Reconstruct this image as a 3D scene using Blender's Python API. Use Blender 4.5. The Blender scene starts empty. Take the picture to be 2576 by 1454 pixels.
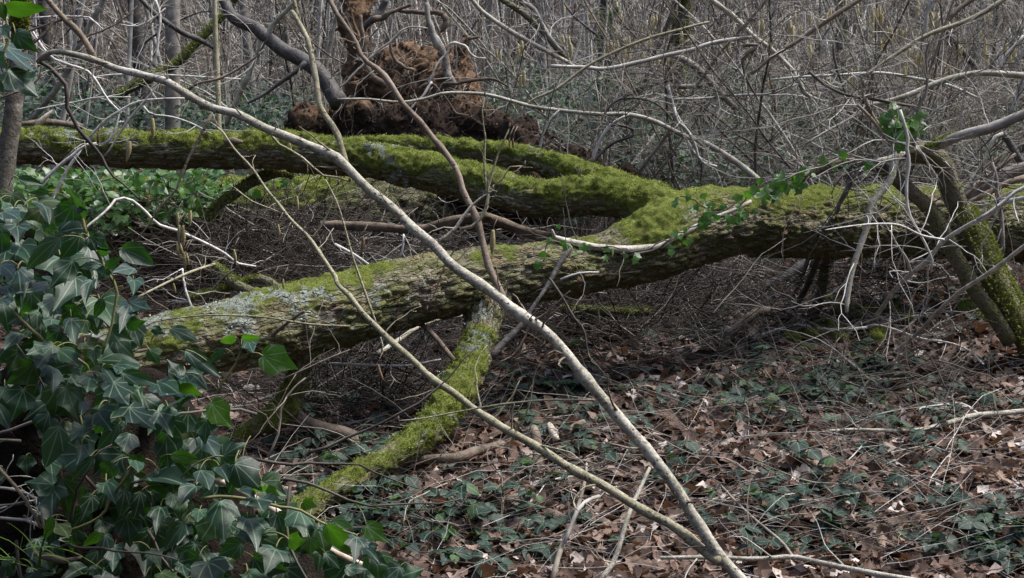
import bpy, math, random
import numpy as np
from mathutils import Vector, Matrix

random.seed(7)
RNG = np.random.default_rng(7)
scene = bpy.context.scene
col = scene.collection

# ------------------------------------------------------------------ camera
FW, FH, FPX = 2576.0, 1454.0, 3539.0          # reference frame and focal length in its pixels
PITCH = math.atan((727 - 100) / FPX)
CAM = np.array([0.0, 0.0, 2.7])
cam_data = bpy.data.cameras.new('camera')
cam_data.sensor_width = 36.0
cam_data.lens = 36.0 * FPX / FW
cam_data.clip_start = 0.05
cam_data.clip_end = 600.0
cam = bpy.data.objects.new('camera', cam_data)
cam.location = CAM.tolist()
cam.rotation_euler = (math.pi / 2 - PITCH, 0, 0)
col.objects.link(cam)
scene.camera = cam

# ------------------------------------------------------------------ sky and sun
SUN_EL, SUN_AZ = math.radians(60), math.radians(72)     # azimuth from +Y towards +X
world = bpy.data.worlds.new('World')
scene.world = world
world.use_nodes = True
wn = world.node_tree
wn.nodes.clear()
sky = wn.nodes.new('ShaderNodeTexSky')
sky.sky_type = 'NISHITA'
sky.sun_disc = False
sky.sun_elevation = SUN_EL
sky.sun_rotation = SUN_AZ
sky.air_density = 1.0
sky.dust_density = 3.5
sky.ozone_density = 0.6
bg = wn.nodes.new('ShaderNodeBackground')
bg.inputs['Strength'].default_value = 0.08
wo = wn.nodes.new('ShaderNodeOutputWorld')
wn.links.new(sky.outputs[0], bg.inputs['Color'])
wn.links.new(bg.outputs[0], wo.inputs['Surface'])
sun_data = bpy.data.lights.new('sun', 'SUN')
sun_data.energy = 1.5
sun_data.angle = math.radians(16)
sun_data.color = (1.0, 0.975, 0.94)
sun = bpy.data.objects.new('sun', sun_data)
sd = Vector((math.cos(SUN_EL) * math.sin(SUN_AZ), math.cos(SUN_EL) * math.cos(SUN_AZ), math.sin(SUN_EL)))
sun.rotation_euler = sd.to_track_quat('Z', 'Y').to_euler()
col.objects.link(sun)

scene.view_settings.view_transform = 'Standard'
scene.view_settings.look = 'None'
scene.view_settings.exposure = 1.9
scene.view_settings.gamma = 1.0
scene.view_settings.use_curve_mapping = False
scene.render.engine = 'CYCLES'
scene.cycles.use_denoising = True
scene.cycles.max_bounces = 6
scene.cycles.diffuse_bounces = 3
scene.cycles.glossy_bounces = 2
scene.cycles.transmission_bounces = 3
scene.cycles.caustics_reflective = False
scene.cycles.caustics_refractive = False

# ------------------------------------------------------------------ helpers: photo pixels to places
FWD = np.array([0, math.cos(PITCH), -math.sin(PITCH)])
UPV = np.array([0, math.sin(PITCH), math.cos(PITCH)])
RIGHT = np.array([1.0, 0, 0])


def P(x, y, d):
    return CAM + d * (FWD + (x - 1288.0) / FPX * RIGHT + (727.0 - y) / FPX * UPV)


def proj(p):
    q = np.asarray(p) - CAM
    d = q @ FWD
    return 1288 + FPX * (q @ RIGHT) / d, 727 - FPX * (q @ UPV) / d, d


S1, S2 = 0.34612, 0.19902
OFF = {1: (0, 0, S1), 2: (849, 0, S1), 3: (1696, 0, S1), 4: (0, 478, S1), 5: (849, 478, S1), 6: (1696, 478, S1),
       7: (0, 951, S1), 8: (849, 951, S1), 9: (1696, 951, S1),
       'a': (0, 409, S2), 'b': (0, 692, S2), 'c': (440, 692, S2), 'd': (0, 1163.5, S2), 'e': (503, 1163.5, S2)}


def Z(r, *pts):
    ox, oy, s = OFF[r]
    return [(ox + a * s, oy + b * s) for a, b in pts]


# ground profile: (photo y, depth)
_gp = [(1454, 7.0), (1250, 7.8), (1100, 8.8), (900, 10.3), (730, 12.3), (600, 14.6), (480, 17.8), (330, 25.0), (180, 42.0), (60, 62.0), (-160, 90.0)]
_gy, _gz = [], []
for _y, _d in _gp:
    _p = P(1288, _y, _d)
    _gy.append(_p[1]); _gz.append(_p[2])
_gy = [-60, -25, -8, -3, 0, 2.2, 4.2] + _gy + [160, 400]
_gz = [30, 14.0, 2.8, 1.15, 1.05, 0.85, 0.25] + _gz + [_gz[-1] + 9, _gz[-1] + 22]  # unseen bank behind the camera, added and steepened to block low sky light
_yy = np.linspace(-60, 400, 9201)
_zz = np.interp(_yy, _gy, _gz)
_k = np.ones(25) / 25
_zp = np.pad(_zz, 12, mode='edge')
_zz = np.convolve(_zp, _k, 'valid')

# ------------------------------------------------------------------ numpy noise
def _hash(ix, iy, iz, s=0):
    h = (ix.astype(np.int64) * 374761393 + iy.astype(np.int64) * 668265263 + iz.astype(np.int64) * 2147483647 + s * 974711) & 0xffffffff
    h = ((h ^ (h >> 13)) * 1274126177) & 0xffffffff
    h = h ^ (h >> 16)
    h = (h * 2654435761) & 0xffffffff
    return ((h >> 8) & 0xffff) / 65535.0


def vnoise(p, s=0):
    p = np.asarray(p, dtype=float)
    i = np.floor(p)
    f = p - i
    u = f * f * (3 - 2 * f)
    i = i.astype(np.int64)
    out = 0
    for dx in (0, 1):
        wx = u[:, 0] if dx else 1 - u[:, 0]
        for dy in (0, 1):
            wy = u[:, 1] if dy else 1 - u[:, 1]
            for dz in (0, 1):
                wz = u[:, 2] if dz else 1 - u[:, 2]
                out = out + wx * wy * wz * _hash(i[:, 0] + dx, i[:, 1] + dy, i[:, 2] + dz, s)
    return out


def fbm(p, o=4, s=0):
    a, t, n = 1.0, 0.0, 0.0
    p = np.asarray(p, dtype=float)
    for k in range(o):
        t = t + a * vnoise(p * 2 ** k + 17.3 * k, s + k)
        n += a
        a *= 0.5
    return t / n


def worley(p, s=0):
    p = np.asarray(p, dtype=float)
    i = np.floor(p).astype(np.int64)
    f1 = np.full(len(p), 9.0); f2 = np.full(len(p), 9.0); rid = np.zeros(len(p))
    for dx in (-1, 0, 1):
        for dy in (-1, 0, 1):
            for dz in (-1, 0, 1):
                cx, cy, cz = i[:, 0] + dx, i[:, 1] + dy, i[:, 2] + dz
                q = np.stack([cx + _hash(cx, cy, cz, s), cy + _hash(cx, cy, cz, s + 1), cz + _hash(cx, cy, cz, s + 2)], 1)
                d = np.sqrt(((q - p) ** 2).sum(1))
                r = _hash(cx, cy, cz, s + 3)
                near = d < f1
                f2 = np.where(near, f1, np.minimum(f2, d))
                rid = np.where(near, r, rid)
                f1 = np.where(near, d, f1)
    return f1, f2, rid


def sstep(a, b, x):
    t = np.clip((x - a) / (b - a), 0, 1)
    return t * t * (3 - 2 * t)


BUMPS = []      # (photo x, photo y, depth, height, radius)


def bump(x, y, d, h, r):
    p = P(x, y, d)
    BUMPS.append((p[0], p[1], h, r))


bump(700, 640, 12.6, 0.35, 1.3)
bump(200, 640, 12.6, 0.30, 1.4)
bump(1050, 620, 13.6, 0.45, 1.0)
bump(2150, 760, 11.4, 0.10, 0.8)
bump(1700, 560, 14.2, 0.25, 1.3)
bump(2500, 840, 10.6, 0.12, 0.6)


def _ground(x, y):
    x = np.atleast_1d(np.asarray(x, float)); y = np.atleast_1d(np.asarray(y, float))
    z = np.interp(y, _yy, _zz)
    z = z + 0.45 * np.maximum(np.abs(x) - 11 - 0.35 * np.maximum(y, 0), 0)  # side slopes raised into a dell to cut low sky light
    for bx, by, h, r in BUMPS:
        z = z + h * np.exp(-((x - bx) ** 2 + (y - by) ** 2) / (r * r))
    p = np.stack([x, y, np.zeros_like(x)], 1)
    z = z + (fbm(p * 0.7, 3, 11) - 0.5) * 0.22 + (fbm(p * 3.1, 3, 21) - 0.5) * 0.07
    return z


_GX0, _GY0, _GS = -52.0, -30.0, 0.1
_gxs = np.arange(_GX0, 52.0, _GS); _gys = np.arange(_GY0, 92.0, _GS)
_GR = np.concatenate([_ground(np.tile(_gxs, len(k)), np.repeat(k, len(_gxs))) for k in np.array_split(_gys, 12)]).reshape(len(_gys), len(_gxs))


def ground(x, y):
    x = np.atleast_1d(np.asarray(x, float)); y = np.atleast_1d(np.asarray(y, float))
    fx = np.clip((x - _GX0) / _GS, 0, len(_gxs) - 1.001); fy = np.clip((y - _GY0) / _GS, 0, len(_gys) - 1.001)
    i = fx.astype(int); j = fy.astype(int); u = fx - i; v = fy - j
    return (_GR[j, i] * (1 - u) + _GR[j, i + 1] * u) * (1 - v) + (_GR[j + 1, i] * (1 - u) + _GR[j + 1, i + 1] * u) * v


def stand(x, d):
    """the place on the ground at a photo column and distance"""
    q = P(x, 480.0, d)
    return np.array([q[0], q[1], ground([q[0]], [q[1]])[0]])


def at_ground(x, y):
    """the place where the photo pixel meets the ground (x,y arrays)"""
    x = np.atleast_1d(np.asarray(x, float)); y = np.atleast_1d(np.asarray(y, float))
    dirs = FWD[None] + ((x - 1288) / FPX)[:, None] * RIGHT + ((727 - y) / FPX)[:, None] * UPV
    lo = np.full(len(x), 4.0); hi = np.full(len(x), 120.0)
    ds = np.geomspace(5, 110, 60)
    hit = np.full(len(x), 110.0); prev = np.full(len(x), 5.0); done = np.zeros(len(x), bool)
    for d in ds:
        q = CAM + dirs * d
        below = (q[:, 2] < ground(q[:, 0], q[:, 1])) & ~done
        hit[below] = d
        done |= below
        prev[~done] = d
    lo, hi = prev, hit
    for _ in range(12):
        m = (lo + hi) / 2
        q = CAM + dirs * m[:, None]
        b = q[:, 2] < ground(q[:, 0], q[:, 1])
        hi = np.where(b, m, hi); lo = np.where(b, lo, m)
    return CAM + dirs * hi[:, None], hi


# ------------------------------------------------------------------ mesh building
class MB:
    def __init__(self):
        self.v, self.q, self.t, self.c, self.uv, self.n = [], [], [], [], [], 0

    def add(self, v, q=None, t=None, c=None, uv=None):
        v = np.asarray(v, dtype=np.float32).reshape(-1, 3)
        if q is not None and len(q):
            self.q.append(np.asarray(q, dtype=np.int32) + self.n)
        if t is not None and len(t):
            self.t.append(np.asarray(t, dtype=np.int32) + self.n)
        self.v.append(v)
        self.c.append(np.tile(np.asarray(c, np.float32), (len(v), 1)) if c is not None and np.ndim(c) == 1 else
                      (np.asarray(c, np.float32) if c is not None else np.zeros((len(v), 4), np.float32)))
        self.uv.append(np.asarray(uv, np.float32) if uv is not None else np.zeros((len(v), 2), np.float32))
        self.n += len(v)
        return self

    def mesh(self, name, mat, base=(0, 0, 0), smooth=True, colors=True):
        v = np.concatenate(self.v) - np.asarray(base, np.float32)
        q = np.concatenate(self.q) if self.q else np.zeros((0, 4), np.int32)
        t = np.concatenate(self.t) if self.t else np.zeros((0, 3), np.int32)
        me = bpy.data.meshes.new(name)
        me.vertices.add(len(v))
        me.vertices.foreach_set('co', v.astype(np.float32).ravel())
        lv = np.concatenate([q.ravel(), t.ravel()]).astype(np.int32)
        me.loops.add(len(lv))
        me.loops.foreach_set('vertex_index', lv)
        me.polygons.add(len(q) + len(t))
        ls = np.concatenate([np.arange(len(q)) * 4, len(q) * 4 + np.arange(len(t)) * 3]).astype(np.int32)
        me.polygons.foreach_set('loop_start', ls)
        me.polygons.foreach_set('use_smooth', np.full(len(ls), smooth))
        if colors:
            ca = me.color_attributes.new('tint', 'FLOAT_COLOR', 'POINT')
            ca.data.foreach_set('color', np.concatenate(self.c).ravel())
            uvl = me.uv_layers.new(name='leaf')
            uvl.data.foreach_set('uv', np.concatenate(self.uv)[lv].ravel())
        me.update(calc_edges=True)
        me.materials.append(mat)
        return me

    def build(self, name, mat, parent=None, base=None, smooth=True, colors=True):
        if parent is not None:
            root = parent
            while root.parent is not None:
                root = root.parent
            b = np.array(root.location)
        else:
            b = np.zeros(3) if base is None else np.asarray(base, float)
        me = self.mesh(name, mat, b, smooth, colors)
        o = bpy.data.objects.new(name, me)
        col.objects.link(o)
        if parent is not None:
            o.parent = parent
        else:
            o.location = [float(k) for k in b]
        return o


def tag(o, label=None, cat=None, group=None, kind=None):
    if label: o['label'] = label
    if cat: o['category'] = cat
    if group: o['group'] = group
    if kind: o['kind'] = kind
    return o


def empty(name, loc, label=None, cat=None, group=None):
    o = bpy.data.objects.new(name, None)
    o.empty_display_size = 0.05
    o.location = [float(k) for k in loc]
    col.objects.link(o)
    return tag(o, label, cat, group)


def smooth_path(pts, step=None, n=None):
    """Catmull-Rom through points (any number of columns), resampled evenly in the first three"""
    p = np.asarray(pts, float)
    if len(p) == 2:
        p = np.stack([p[0], (p[0] + p[1]) / 2, p[1]])
    e = np.vstack([2 * p[0] - p[1], p, 2 * p[-1] - p[-2]])
    out = []
    for i in range(1, len(e) - 2):
        t = np.linspace(0, 1, 12, endpoint=False)[:, None]
        a, b, c, d = e[i - 1], e[i], e[i + 1], e[i + 2]
        out.append(0.5 * (2 * b + (c - a) * t + (2 * a - 5 * b + 4 * c - d) * t ** 2 + (3 * b - a - 3 * c + d) * t ** 3))
    out = np.vstack(out + [p[-1:]])
    s = np.concatenate([[0], np.cumsum(np.linalg.norm(np.diff(out[:, :3], axis=0), axis=1))])
    if n is None:
        n = max(3, int(s[-1] / step) + 1)
    u = np.linspace(0, s[-1], n)
    return np.stack([np.interp(u, s, out[:, k]) for k in range(out.shape[1])], 1)


def frames(p):
    t = np.gradient(p, axis=0)
    t /= np.linalg.norm(t, axis=1)[:, None] + 1e-9
    ref = np.array([0, 0, 1.0]) if abs(t[0][2]) < 0.9 else np.array([1.0, 0, 0])
    u = np.empty_like(p)
    a = np.cross(t[0], ref)
    for i in range(len(p)):
        ti = t[i]
        a = a - ti * (a[0] * ti[0] + a[1] * ti[1] + a[2] * ti[2])
        a = a / (math.sqrt(a[0] * a[0] + a[1] * a[1] + a[2] * a[2]) + 1e-12)
        u[i] = a
    return t, u, np.cross(t, u)


def tube(mb, p, r, sides=8, rough=0.0, seed=0, c=None, caps=True):
    p = np.asarray(p, float); r = np.asarray(r, float)
    t, u, w = frames(p)
    n = len(p)
    th = np.arange(sides) * 2 * math.pi / sides
    ring = u[:, None, :] * np.cos(th)[None, :, None] + w[:, None, :] * np.sin(th)[None, :, None]
    rr = r[:, None] * np.ones(sides)[None]
    if rough > 0:
        q = (p[:, None, :] + ring * r[:, None, None])
        f = 1.0 / np.maximum(np.median(r) * 2.5, 1e-4)
        rr = rr * (1 + rough * 2 * (fbm(q.reshape(-1, 3) * f, 2, seed) - 0.5).reshape(n, sides))
    v = (p[:, None, :] + ring * rr[:, :, None]).reshape(-1, 3)
    i = np.arange(n - 1)[:, None] * sides
    j = np.arange(sides)[None]
    k = (j + 1) % sides
    q = np.stack([i + j, i + k, i + sides + k, i + sides + j], -1).reshape(-1, 4)
    tr = None
    if caps:
        v = np.vstack([v, p[0] - t[0] * r[0] * 0.25, p[-1] + t[-1] * r[-1] * 0.4])
        a, b = n * sides, n * sides + 1
        jj = np.arange(sides); kk = (jj + 1) % sides
        tr = np.vstack([np.stack([kk, jj, np.full(sides, a)], 1), np.stack([(n - 1) * sides + jj, (n - 1) * sides + kk, np.full(sides, b)], 1)])
    mb.add(v, q, tr, c)


def W3(dpts, d, w, step=0.04):
    """photo polyline + depths + widths (all in reference pixels) -> smoothed world path and radii"""
    n = len(dpts)
    k = np.linspace(0, 1, n)
    dd = np.interp(k, np.linspace(0, 1, len(np.atleast_1d(d))), np.atleast_1d(d))
    ww = np.interp(k, np.linspace(0, 1, len(np.atleast_1d(w))), np.atleast_1d(w))
    rows = [np.append(P(x, y, z), q * 0.5 * z / FPX) for (x, y), z, q in zip(dpts, dd, ww)]
    s = smooth_path(rows, step=step)
    return s[:, :3], np.maximum(s[:, 3], 0.0012)


def grow(start, direc, length, r0, rng, wig=0.25, droop=0.0, n=9, zig=0.0):
    """a wandering twig"""
    d = np.asarray(direc, float); d = d / np.linalg.norm(d)
    st = rng.normal(0, 1, (n, 3)) * math.hypot(wig * 0.5, zig)
    st[:, 2] -= droop
    p = np.empty((n + 1, 3)); p[0] = start
    h = length / n
    for i in range(n):
        d = d + st[i]
        d = d / math.sqrt(d[0] * d[0] + d[1] * d[1] + d[2] * d[2])
        p[i + 1] = p[i] + d * h
    return p, r0 * np.linspace(1, 0.35, n + 1)


def grow_many(start, direc, length, r0, rng, wig=0.25, droop=0.0, n=7):
    """many wandering twigs at once: (M, n+1, 3) paths and (M, n+1) radii"""
    M = len(start)
    d = direc / np.linalg.norm(direc, axis=1)[:, None]
    p = np.empty((M, n + 1, 3)); p[:, 0] = start
    h = (length / n)[:, None]
    for i in range(n):
        d = d + rng.normal(0, wig * 0.5, (M, 3)); d[:, 2] -= droop
        d /= np.linalg.norm(d, axis=1)[:, None]
        p[:, i + 1] = p[:, i] + d * h
    return p, r0[:, None] * np.linspace(1, 0.35, n + 1)[None]


def tubes_many(mb, p, r, sides=3):
    """thin tubes round many paths"""
    M, n = r.shape
    t = np.gradient(p, axis=1)
    t /= np.linalg.norm(t, axis=2)[:, :, None] + 1e-9
    a = (p[:, -1] - p[:, 0]); ref = np.where((np.abs(a[:, 2]) < 0.8 * np.linalg.norm(a, axis=1))[:, None], [[0, 0, 1.0]], [[1.0, 0, 0]])
    u = np.cross(t, ref[:, None]); u /= np.linalg.norm(u, axis=2)[:, :, None] + 1e-9
    w = np.cross(t, u)
    th = np.arange(sides) * 2 * math.pi / sides
    v = p[:, :, None] + r[:, :, None, None] * (u[:, :, None] * np.cos(th)[None, None, :, None] + w[:, :, None] * np.sin(th)[None, None, :, None])
    i = (np.arange(n - 1) * sides)[:, None]; j = np.arange(sides)[None]; k = (j + 1) % sides
    q = np.stack([i + j, i + k, i + sides + k, i + sides + j], -1).reshape(-1, 4)
    q = (q[None] + (np.arange(M) * n * sides)[:, None, None]).reshape(-1, 4)
    mb.add(v.reshape(-1, 3), q)


def pick(p, r, rng, m, lo=0.2):
    """m points along each of many paths, with direction and radius"""
    M, n = r.shape
    j = rng.integers(max(1, int(n * lo)), n - 1, (M, m))
    i = np.arange(M)[:, None]
    return p[i, j].reshape(-1, 3), (p[i, j] - p[i, j - 1]).reshape(-1, 3), r[i, j].reshape(-1)


# ------------------------------------------------------------------ materials
def new_mat(name):
    m = bpy.data.materials.new(name)
    m.use_nodes = True
    nt = m.node_tree
    return m, nt, nt.nodes['Principled BSDF']


def nd(nt, typ, ins=None, **props):
    n = nt.nodes.new(typ)
    for k, v in props.items():
        setattr(n, k, v)
    for k, v in (ins or {}).items():
        if hasattr(v, 'is_output'):
            nt.links.new(v, n.inputs[k])
        else:
            n.inputs[k].default_value = v
    return n


def ramp(nt, fac, stops):
    n = nt.nodes.new('ShaderNodeValToRGB')
    e = n.color_ramp.elements
    while len(e) < len(stops):
        e.new(0.5)
    for k, (p, c) in enumerate(stops):
        e[k].position = p
        e[k].color = (c[0], c[1], c[2], 1)
    nt.links.new(fac, n.inputs[0])
    return n.outputs[0]


def mixc(nt, fac, a, b, typ='MIX'):
    n = nt.nodes.new('ShaderNodeMix')
    n.data_type = 'RGBA'
    n.blend_type = typ
    for s, v in ((n.inputs[0], fac), (n.inputs[6], a), (n.inputs[7], b)):
        if hasattr(v, 'is_output'):
            nt.links.new(v, s)
        elif isinstance(v, (tuple, list)):
            s.default_value = (v[0], v[1], v[2], 1)
        else:
            s.default_value = v
    return n.outputs[2]


def mth(nt, op, a, b=None, c=None, clamp=False):
    n = nt.nodes.new('ShaderNodeMath')
    n.operation = op
    n.use_clamp = clamp
    for k, v in enumerate((a, b, c)):
        if v is None: continue
        if hasattr(v, 'is_output'):
            nt.links.new(v, n.inputs[k])
        else:
            n.inputs[k].default_value = v
    return n.outputs[0]


def coords(nt, scale=(1, 1, 1)):
    tc = nt.nodes.new('ShaderNodeTexCoord')
    mp = nd(nt, 'ShaderNodeMapping', {'Vector': tc.outputs['Object'], 'Scale': scale})
    return mp.outputs[0]


def noise_(nt, vec, scale, detail=4, rough=0.6):
    return nd(nt, 'ShaderNodeTexNoise', {'Vector': vec, 'Scale': scale, 'Detail': detail, 'Roughness': rough}).outputs[0]


def bumpn(nt, h, strength, dist):
    return nd(nt, 'ShaderNodeBump', {'Height': h, 'Strength': strength, 'Distance': dist}).outputs[0]


def noisy(name, stops, scale=20, rough=0.85, bump_=0.4, dist=0.01, spec=0.2, detail=5, rnd=0.0):
    m, nt, b = new_mat(name)
    v = coords(nt)
    f = noise_(nt, v, scale, detail)
    c = ramp(nt, f, stops)
    if rnd:
        oi = nt.nodes.new('ShaderNodeObjectInfo')
        hs = nd(nt, 'ShaderNodeHueSaturation', {'Color': c, 'Value': mth(nt, 'MULTIPLY_ADD', oi.outputs['Random'], rnd, 1 - rnd / 2)})
        c = hs.outputs[0]
    nt.links.new(c, b.inputs['Base Color'])
    b.inputs['Roughness'].default_value = rough
    b.inputs['Specular IOR Level'].default_value = spec
    if bump_:
        nt.links.new(bumpn(nt, noise_(nt, v, scale * 3, 4, 0.7), bump_, dist), b.inputs['Normal'])
    return m


def hazel_bark(name, light, mid, dark, green=0.25, speck=0.55):
    m, nt, b = new_mat(name)
    v = coords(nt)
    big = noise_(nt, v, 9, 6, 0.7)
    base = ramp(nt, big, [(0.30, dark), (0.48, mid), (0.70, light)])
    fine = noise_(nt, v, 150, 4, 0.7)
    base = mixc(nt, mth(nt, 'MULTIPLY', ramp(nt, fine, [(0.50, (0, 0, 0)), (0.58, (1, 1, 1))]), speck), base, light)
    fd = noise_(nt, v, 70, 4, 0.7)
    base = mixc(nt, mth(nt, 'MULTIPLY', ramp(nt, fd, [(0.54, (0, 0, 0)), (0.64, (1, 1, 1))]), 0.75), base, dark)
    g = noise_(nt, v, 3.3, 5, 0.7)
    base = mixc(nt, mth(nt, 'MULTIPLY', ramp(nt, g, [(0.45, (0, 0, 0)), (0.62, (1, 1, 1))]), green), base, (0.13, 0.13, 0.055))
    vo = nd(nt, 'ShaderNodeTexVoronoi', {'Vector': v, 'Scale': 60.0}, feature='F1')
    dots = ramp(nt, vo.outputs['Distance'], [(0.13, (1, 1, 1)), (0.22, (0, 0, 0))])
    base = mixc(nt, mth(nt, 'MULTIPLY', dots, 0.7), base, (0.05, 0.042, 0.033))
    nt.links.new(base, b.inputs['Base Color'])
    b.inputs['Roughness'].default_value = 0.7
    b.inputs['Specular IOR Level'].default_value = 0.25
    h = mth(nt, 'ADD', noise_(nt, v, 60, 6, 0.75), mth(nt, 'MULTIPLY', dots, -0.5))
    nt.links.new(bumpn(nt, h, 0.7, 0.006), b.inputs['Normal'])
    return m


def leaf_mat(name, stops, trans, rough=0.4, spec=0.5, tw=0.35, veins=None, tint=False, bumpv=0.25, rndv=0.5):
    """leaf blade: varied green, paler veins, some light through it"""
    m, nt, b = new_mat(name)
    out = nt.nodes['Material Output']
    if tint:
        a = nd(nt, 'ShaderNodeVertexColor', layer_name='tint')
        sep = nd(nt, 'ShaderNodeSeparateColor', {'Color': a.outputs[0]})
        r = sep.outputs[0]
    else:
        r = nt.nodes.new('ShaderNodeObjectInfo').outputs['Random']
    v = coords(nt)
    c = ramp(nt, r, stops)
    n1 = noise_(nt, v, 14 if not tint else 9, 4)
    c = mixc(nt, 1.0, c, ramp(nt, n1, [(0.3, (0.72, 0.72, 0.72)), (0.7, (1.22, 1.22, 1.15))]), 'MULTIPLY')
    nor = None
    if veins:
        uv = nd(nt, 'ShaderNodeUVMap', uv_map='leaf')
        sp = nd(nt, 'ShaderNodeSeparateXYZ', {'Vector': uv.outputs[0]})
        x = mth(nt, 'ABSOLUTE', sp.outputs[0])
        y = sp.outputs[1]
        acc = None
        for ang, wd in veins:
            ca, sa = math.cos(ang), math.sin(ang)       # a ray from the base: direction (sin, cos)
            d = mth(nt, 'ABSOLUTE', mth(nt, 'SUBTRACT', mth(nt, 'MULTIPLY', x, ca), mth(nt, 'MULTIPLY', y, sa)))
            g = mth(nt, 'SUBTRACT', 1.0, mth(nt, 'DIVIDE', d, wd), clamp=True)
            acc = g if acc is None else mth(nt, 'MAXIMUM', acc, g)
        c = mixc(nt, mth(nt, 'MULTIPLY', acc, 0.8), c, (0.17, 0.25, 0.17))
        c = mixc(nt, ramp(nt, noise_(nt, v, 7.0, 6, 0.75), [(0.66, (0, 0, 0)), (0.72, (0.8, 0.8, 0.8))]), c, (0.10, 0.075, 0.03))
        nor = bumpn(nt, mth(nt, 'MULTIPLY_ADD', acc, -0.6, noise_(nt, v, 60, 3)), bumpv, 0.004)
    else:
        nor = bumpn(nt, noise_(nt, v, 80, 3), bumpv, 0.004)
    nt.links.new(c, b.inputs['Base Color'])
    nt.links.new(nor, b.inputs['Normal'])
    b.inputs['Roughness'].default_value = rough
    b.inputs['Specular IOR Level'].default_value = spec
    tr = nd(nt, 'ShaderNodeBsdfTranslucent', {'Color': (*trans, 1)})
    mx = nd(nt, 'ShaderNodeMixShader', {0: tw, 1: b.outputs[0], 2: tr.outputs[0]})
    nt.links.new(mx.outputs[0], out.inputs['Surface'])
    return m


def tree_mat(name, bark_dark, bark_light, orange=0.35, moss_a=(0.055, 0.08, 0.012), moss_b=(0.235, 0.275, 0.062)):
    """rough bark overgrown with moss and lichen; how much grows where is in the attribute: R moss, G lichen, B plate"""
    m, nt, b = new_mat(name)
    a = nd(nt, 'ShaderNodeVertexColor', layer_name='tint')
    sp = nd(nt, 'ShaderNodeSeparateColor', {'Color': a.outputs[0]})
    v = coords(nt)
    n1 = noise_(nt, v, 30, 8, 0.75)
    c = ramp(nt, n1, [(0.3, bark_dark), (0.7, bark_light)])
    bc = nd(nt, 'ShaderNodeAttribute', attribute_name='barkco')
    wob = nd(nt, 'ShaderNodeTexNoise', {'Vector': v, 'Scale': 14.0, 'Detail': 4.0})
    bv = nd(nt, 'ShaderNodeVectorMath', {0: bc.outputs['Vector'], 1: nd(nt, 'ShaderNodeVectorMath', {0: wob.outputs['Color'], 1: (1.6, 1.6, 1.6)}, operation='MULTIPLY').outputs[0]}, operation='ADD').outputs[0]
    vor = nd(nt, 'ShaderNodeTexVoronoi', {'Vector': bv, 'Scale': 1.0}, feature='DISTANCE_TO_EDGE')
    vcol = nd(nt, 'ShaderNodeTexVoronoi', {'Vector': bv, 'Scale': 1.0})
    pr = nd(nt, 'ShaderNodeSeparateColor', {'Color': vcol.outputs['Color']})
    c = mixc(nt, 1.0, c, ramp(nt, pr.outputs[0], [(0.0, (0.6, 0.58, 0.55)), (1.0, (1.5, 1.5, 1.45))]), 'MULTIPLY')
    crk = ramp(nt, vor.outputs['Distance'], [(0.0, (0, 0, 0)), (0.16, (1, 1, 1))])
    c = mixc(nt, mth(nt, 'MULTIPLY', ramp(nt, sp.outputs[2], [(0.62, (0, 0, 0)), (0.85, (1, 1, 1))]), orange), c, (0.20, 0.10, 0.035))
    c = mixc(nt, mth(nt, 'MULTIPLY', ramp(nt, sp.outputs[2], [(0.1, (1, 1, 1)), (0.35, (0, 0, 0))]), 0.5), c, (0.30, 0.27, 0.23))
    c = mixc(nt, ramp(nt, noise_(nt, v, 6, 4, 0.7), [(0.36, (0, 0, 0)), (0.58, (0.8, 0.8, 0.8))]), c, (0.14, 0.155, 0.06))
    mm = mth(nt, 'ADD', sp.outputs[0], mth(nt, 'MULTIPLY', mth(nt, 'SUBTRACT', noise_(nt, v, 45, 5, 0.75), 0.5), 0.9))
    mf = ramp(nt, mm, [(0.34, (0, 0, 0)), (0.62, (1, 1, 1))])
    mc = ramp(nt, noise_(nt, v, 16, 6, 0.75), [(0.3, moss_a), (0.68, moss_b)])
    mc = mixc(nt, ramp(nt, noise_(nt, v, 7, 5, 0.75), [(0.52, (0, 0, 0)), (0.66, (0.75, 0.75, 0.75))]), mc, (0.115, 0.095, 0.035))
    c = mixc(nt, mf, c, mc)
    lm = mth(nt, 'ADD', sp.outputs[1], mth(nt, 'MULTIPLY', mth(nt, 'SUBTRACT', noise_(nt, v, 75, 4, 0.7), 0.5), 1.2))
    c = mixc(nt, ramp(nt, lm, [(0.55, (0, 0, 0)), (0.64, (1, 1, 1))]), c, (0.27, 0.30, 0.255))
    nt.links.new(c, b.inputs['Base Color'])
    b.inputs['Roughness'].default_value = 0.92
    b.inputs['Specular IOR Level'].default_value = 0.12
    hb = mth(nt, 'ADD', mth(nt, 'MULTIPLY', crk, 1.1), mth(nt, 'MULTIPLY', noise_(nt, v, 70, 6, 0.8), 0.9))
    hm = mth(nt, 'MULTIPLY_ADD', noise_(nt, v, 90, 6, 0.8), 1.6, 0.8)
    hh = nd(nt, 'ShaderNodeMix', {0: mf, 2: hb, 3: hm}).outputs[0]
    nt.links.new(bumpn(nt, hh, 1.0, 0.018), b.inputs['Normal'])
    return m


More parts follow.
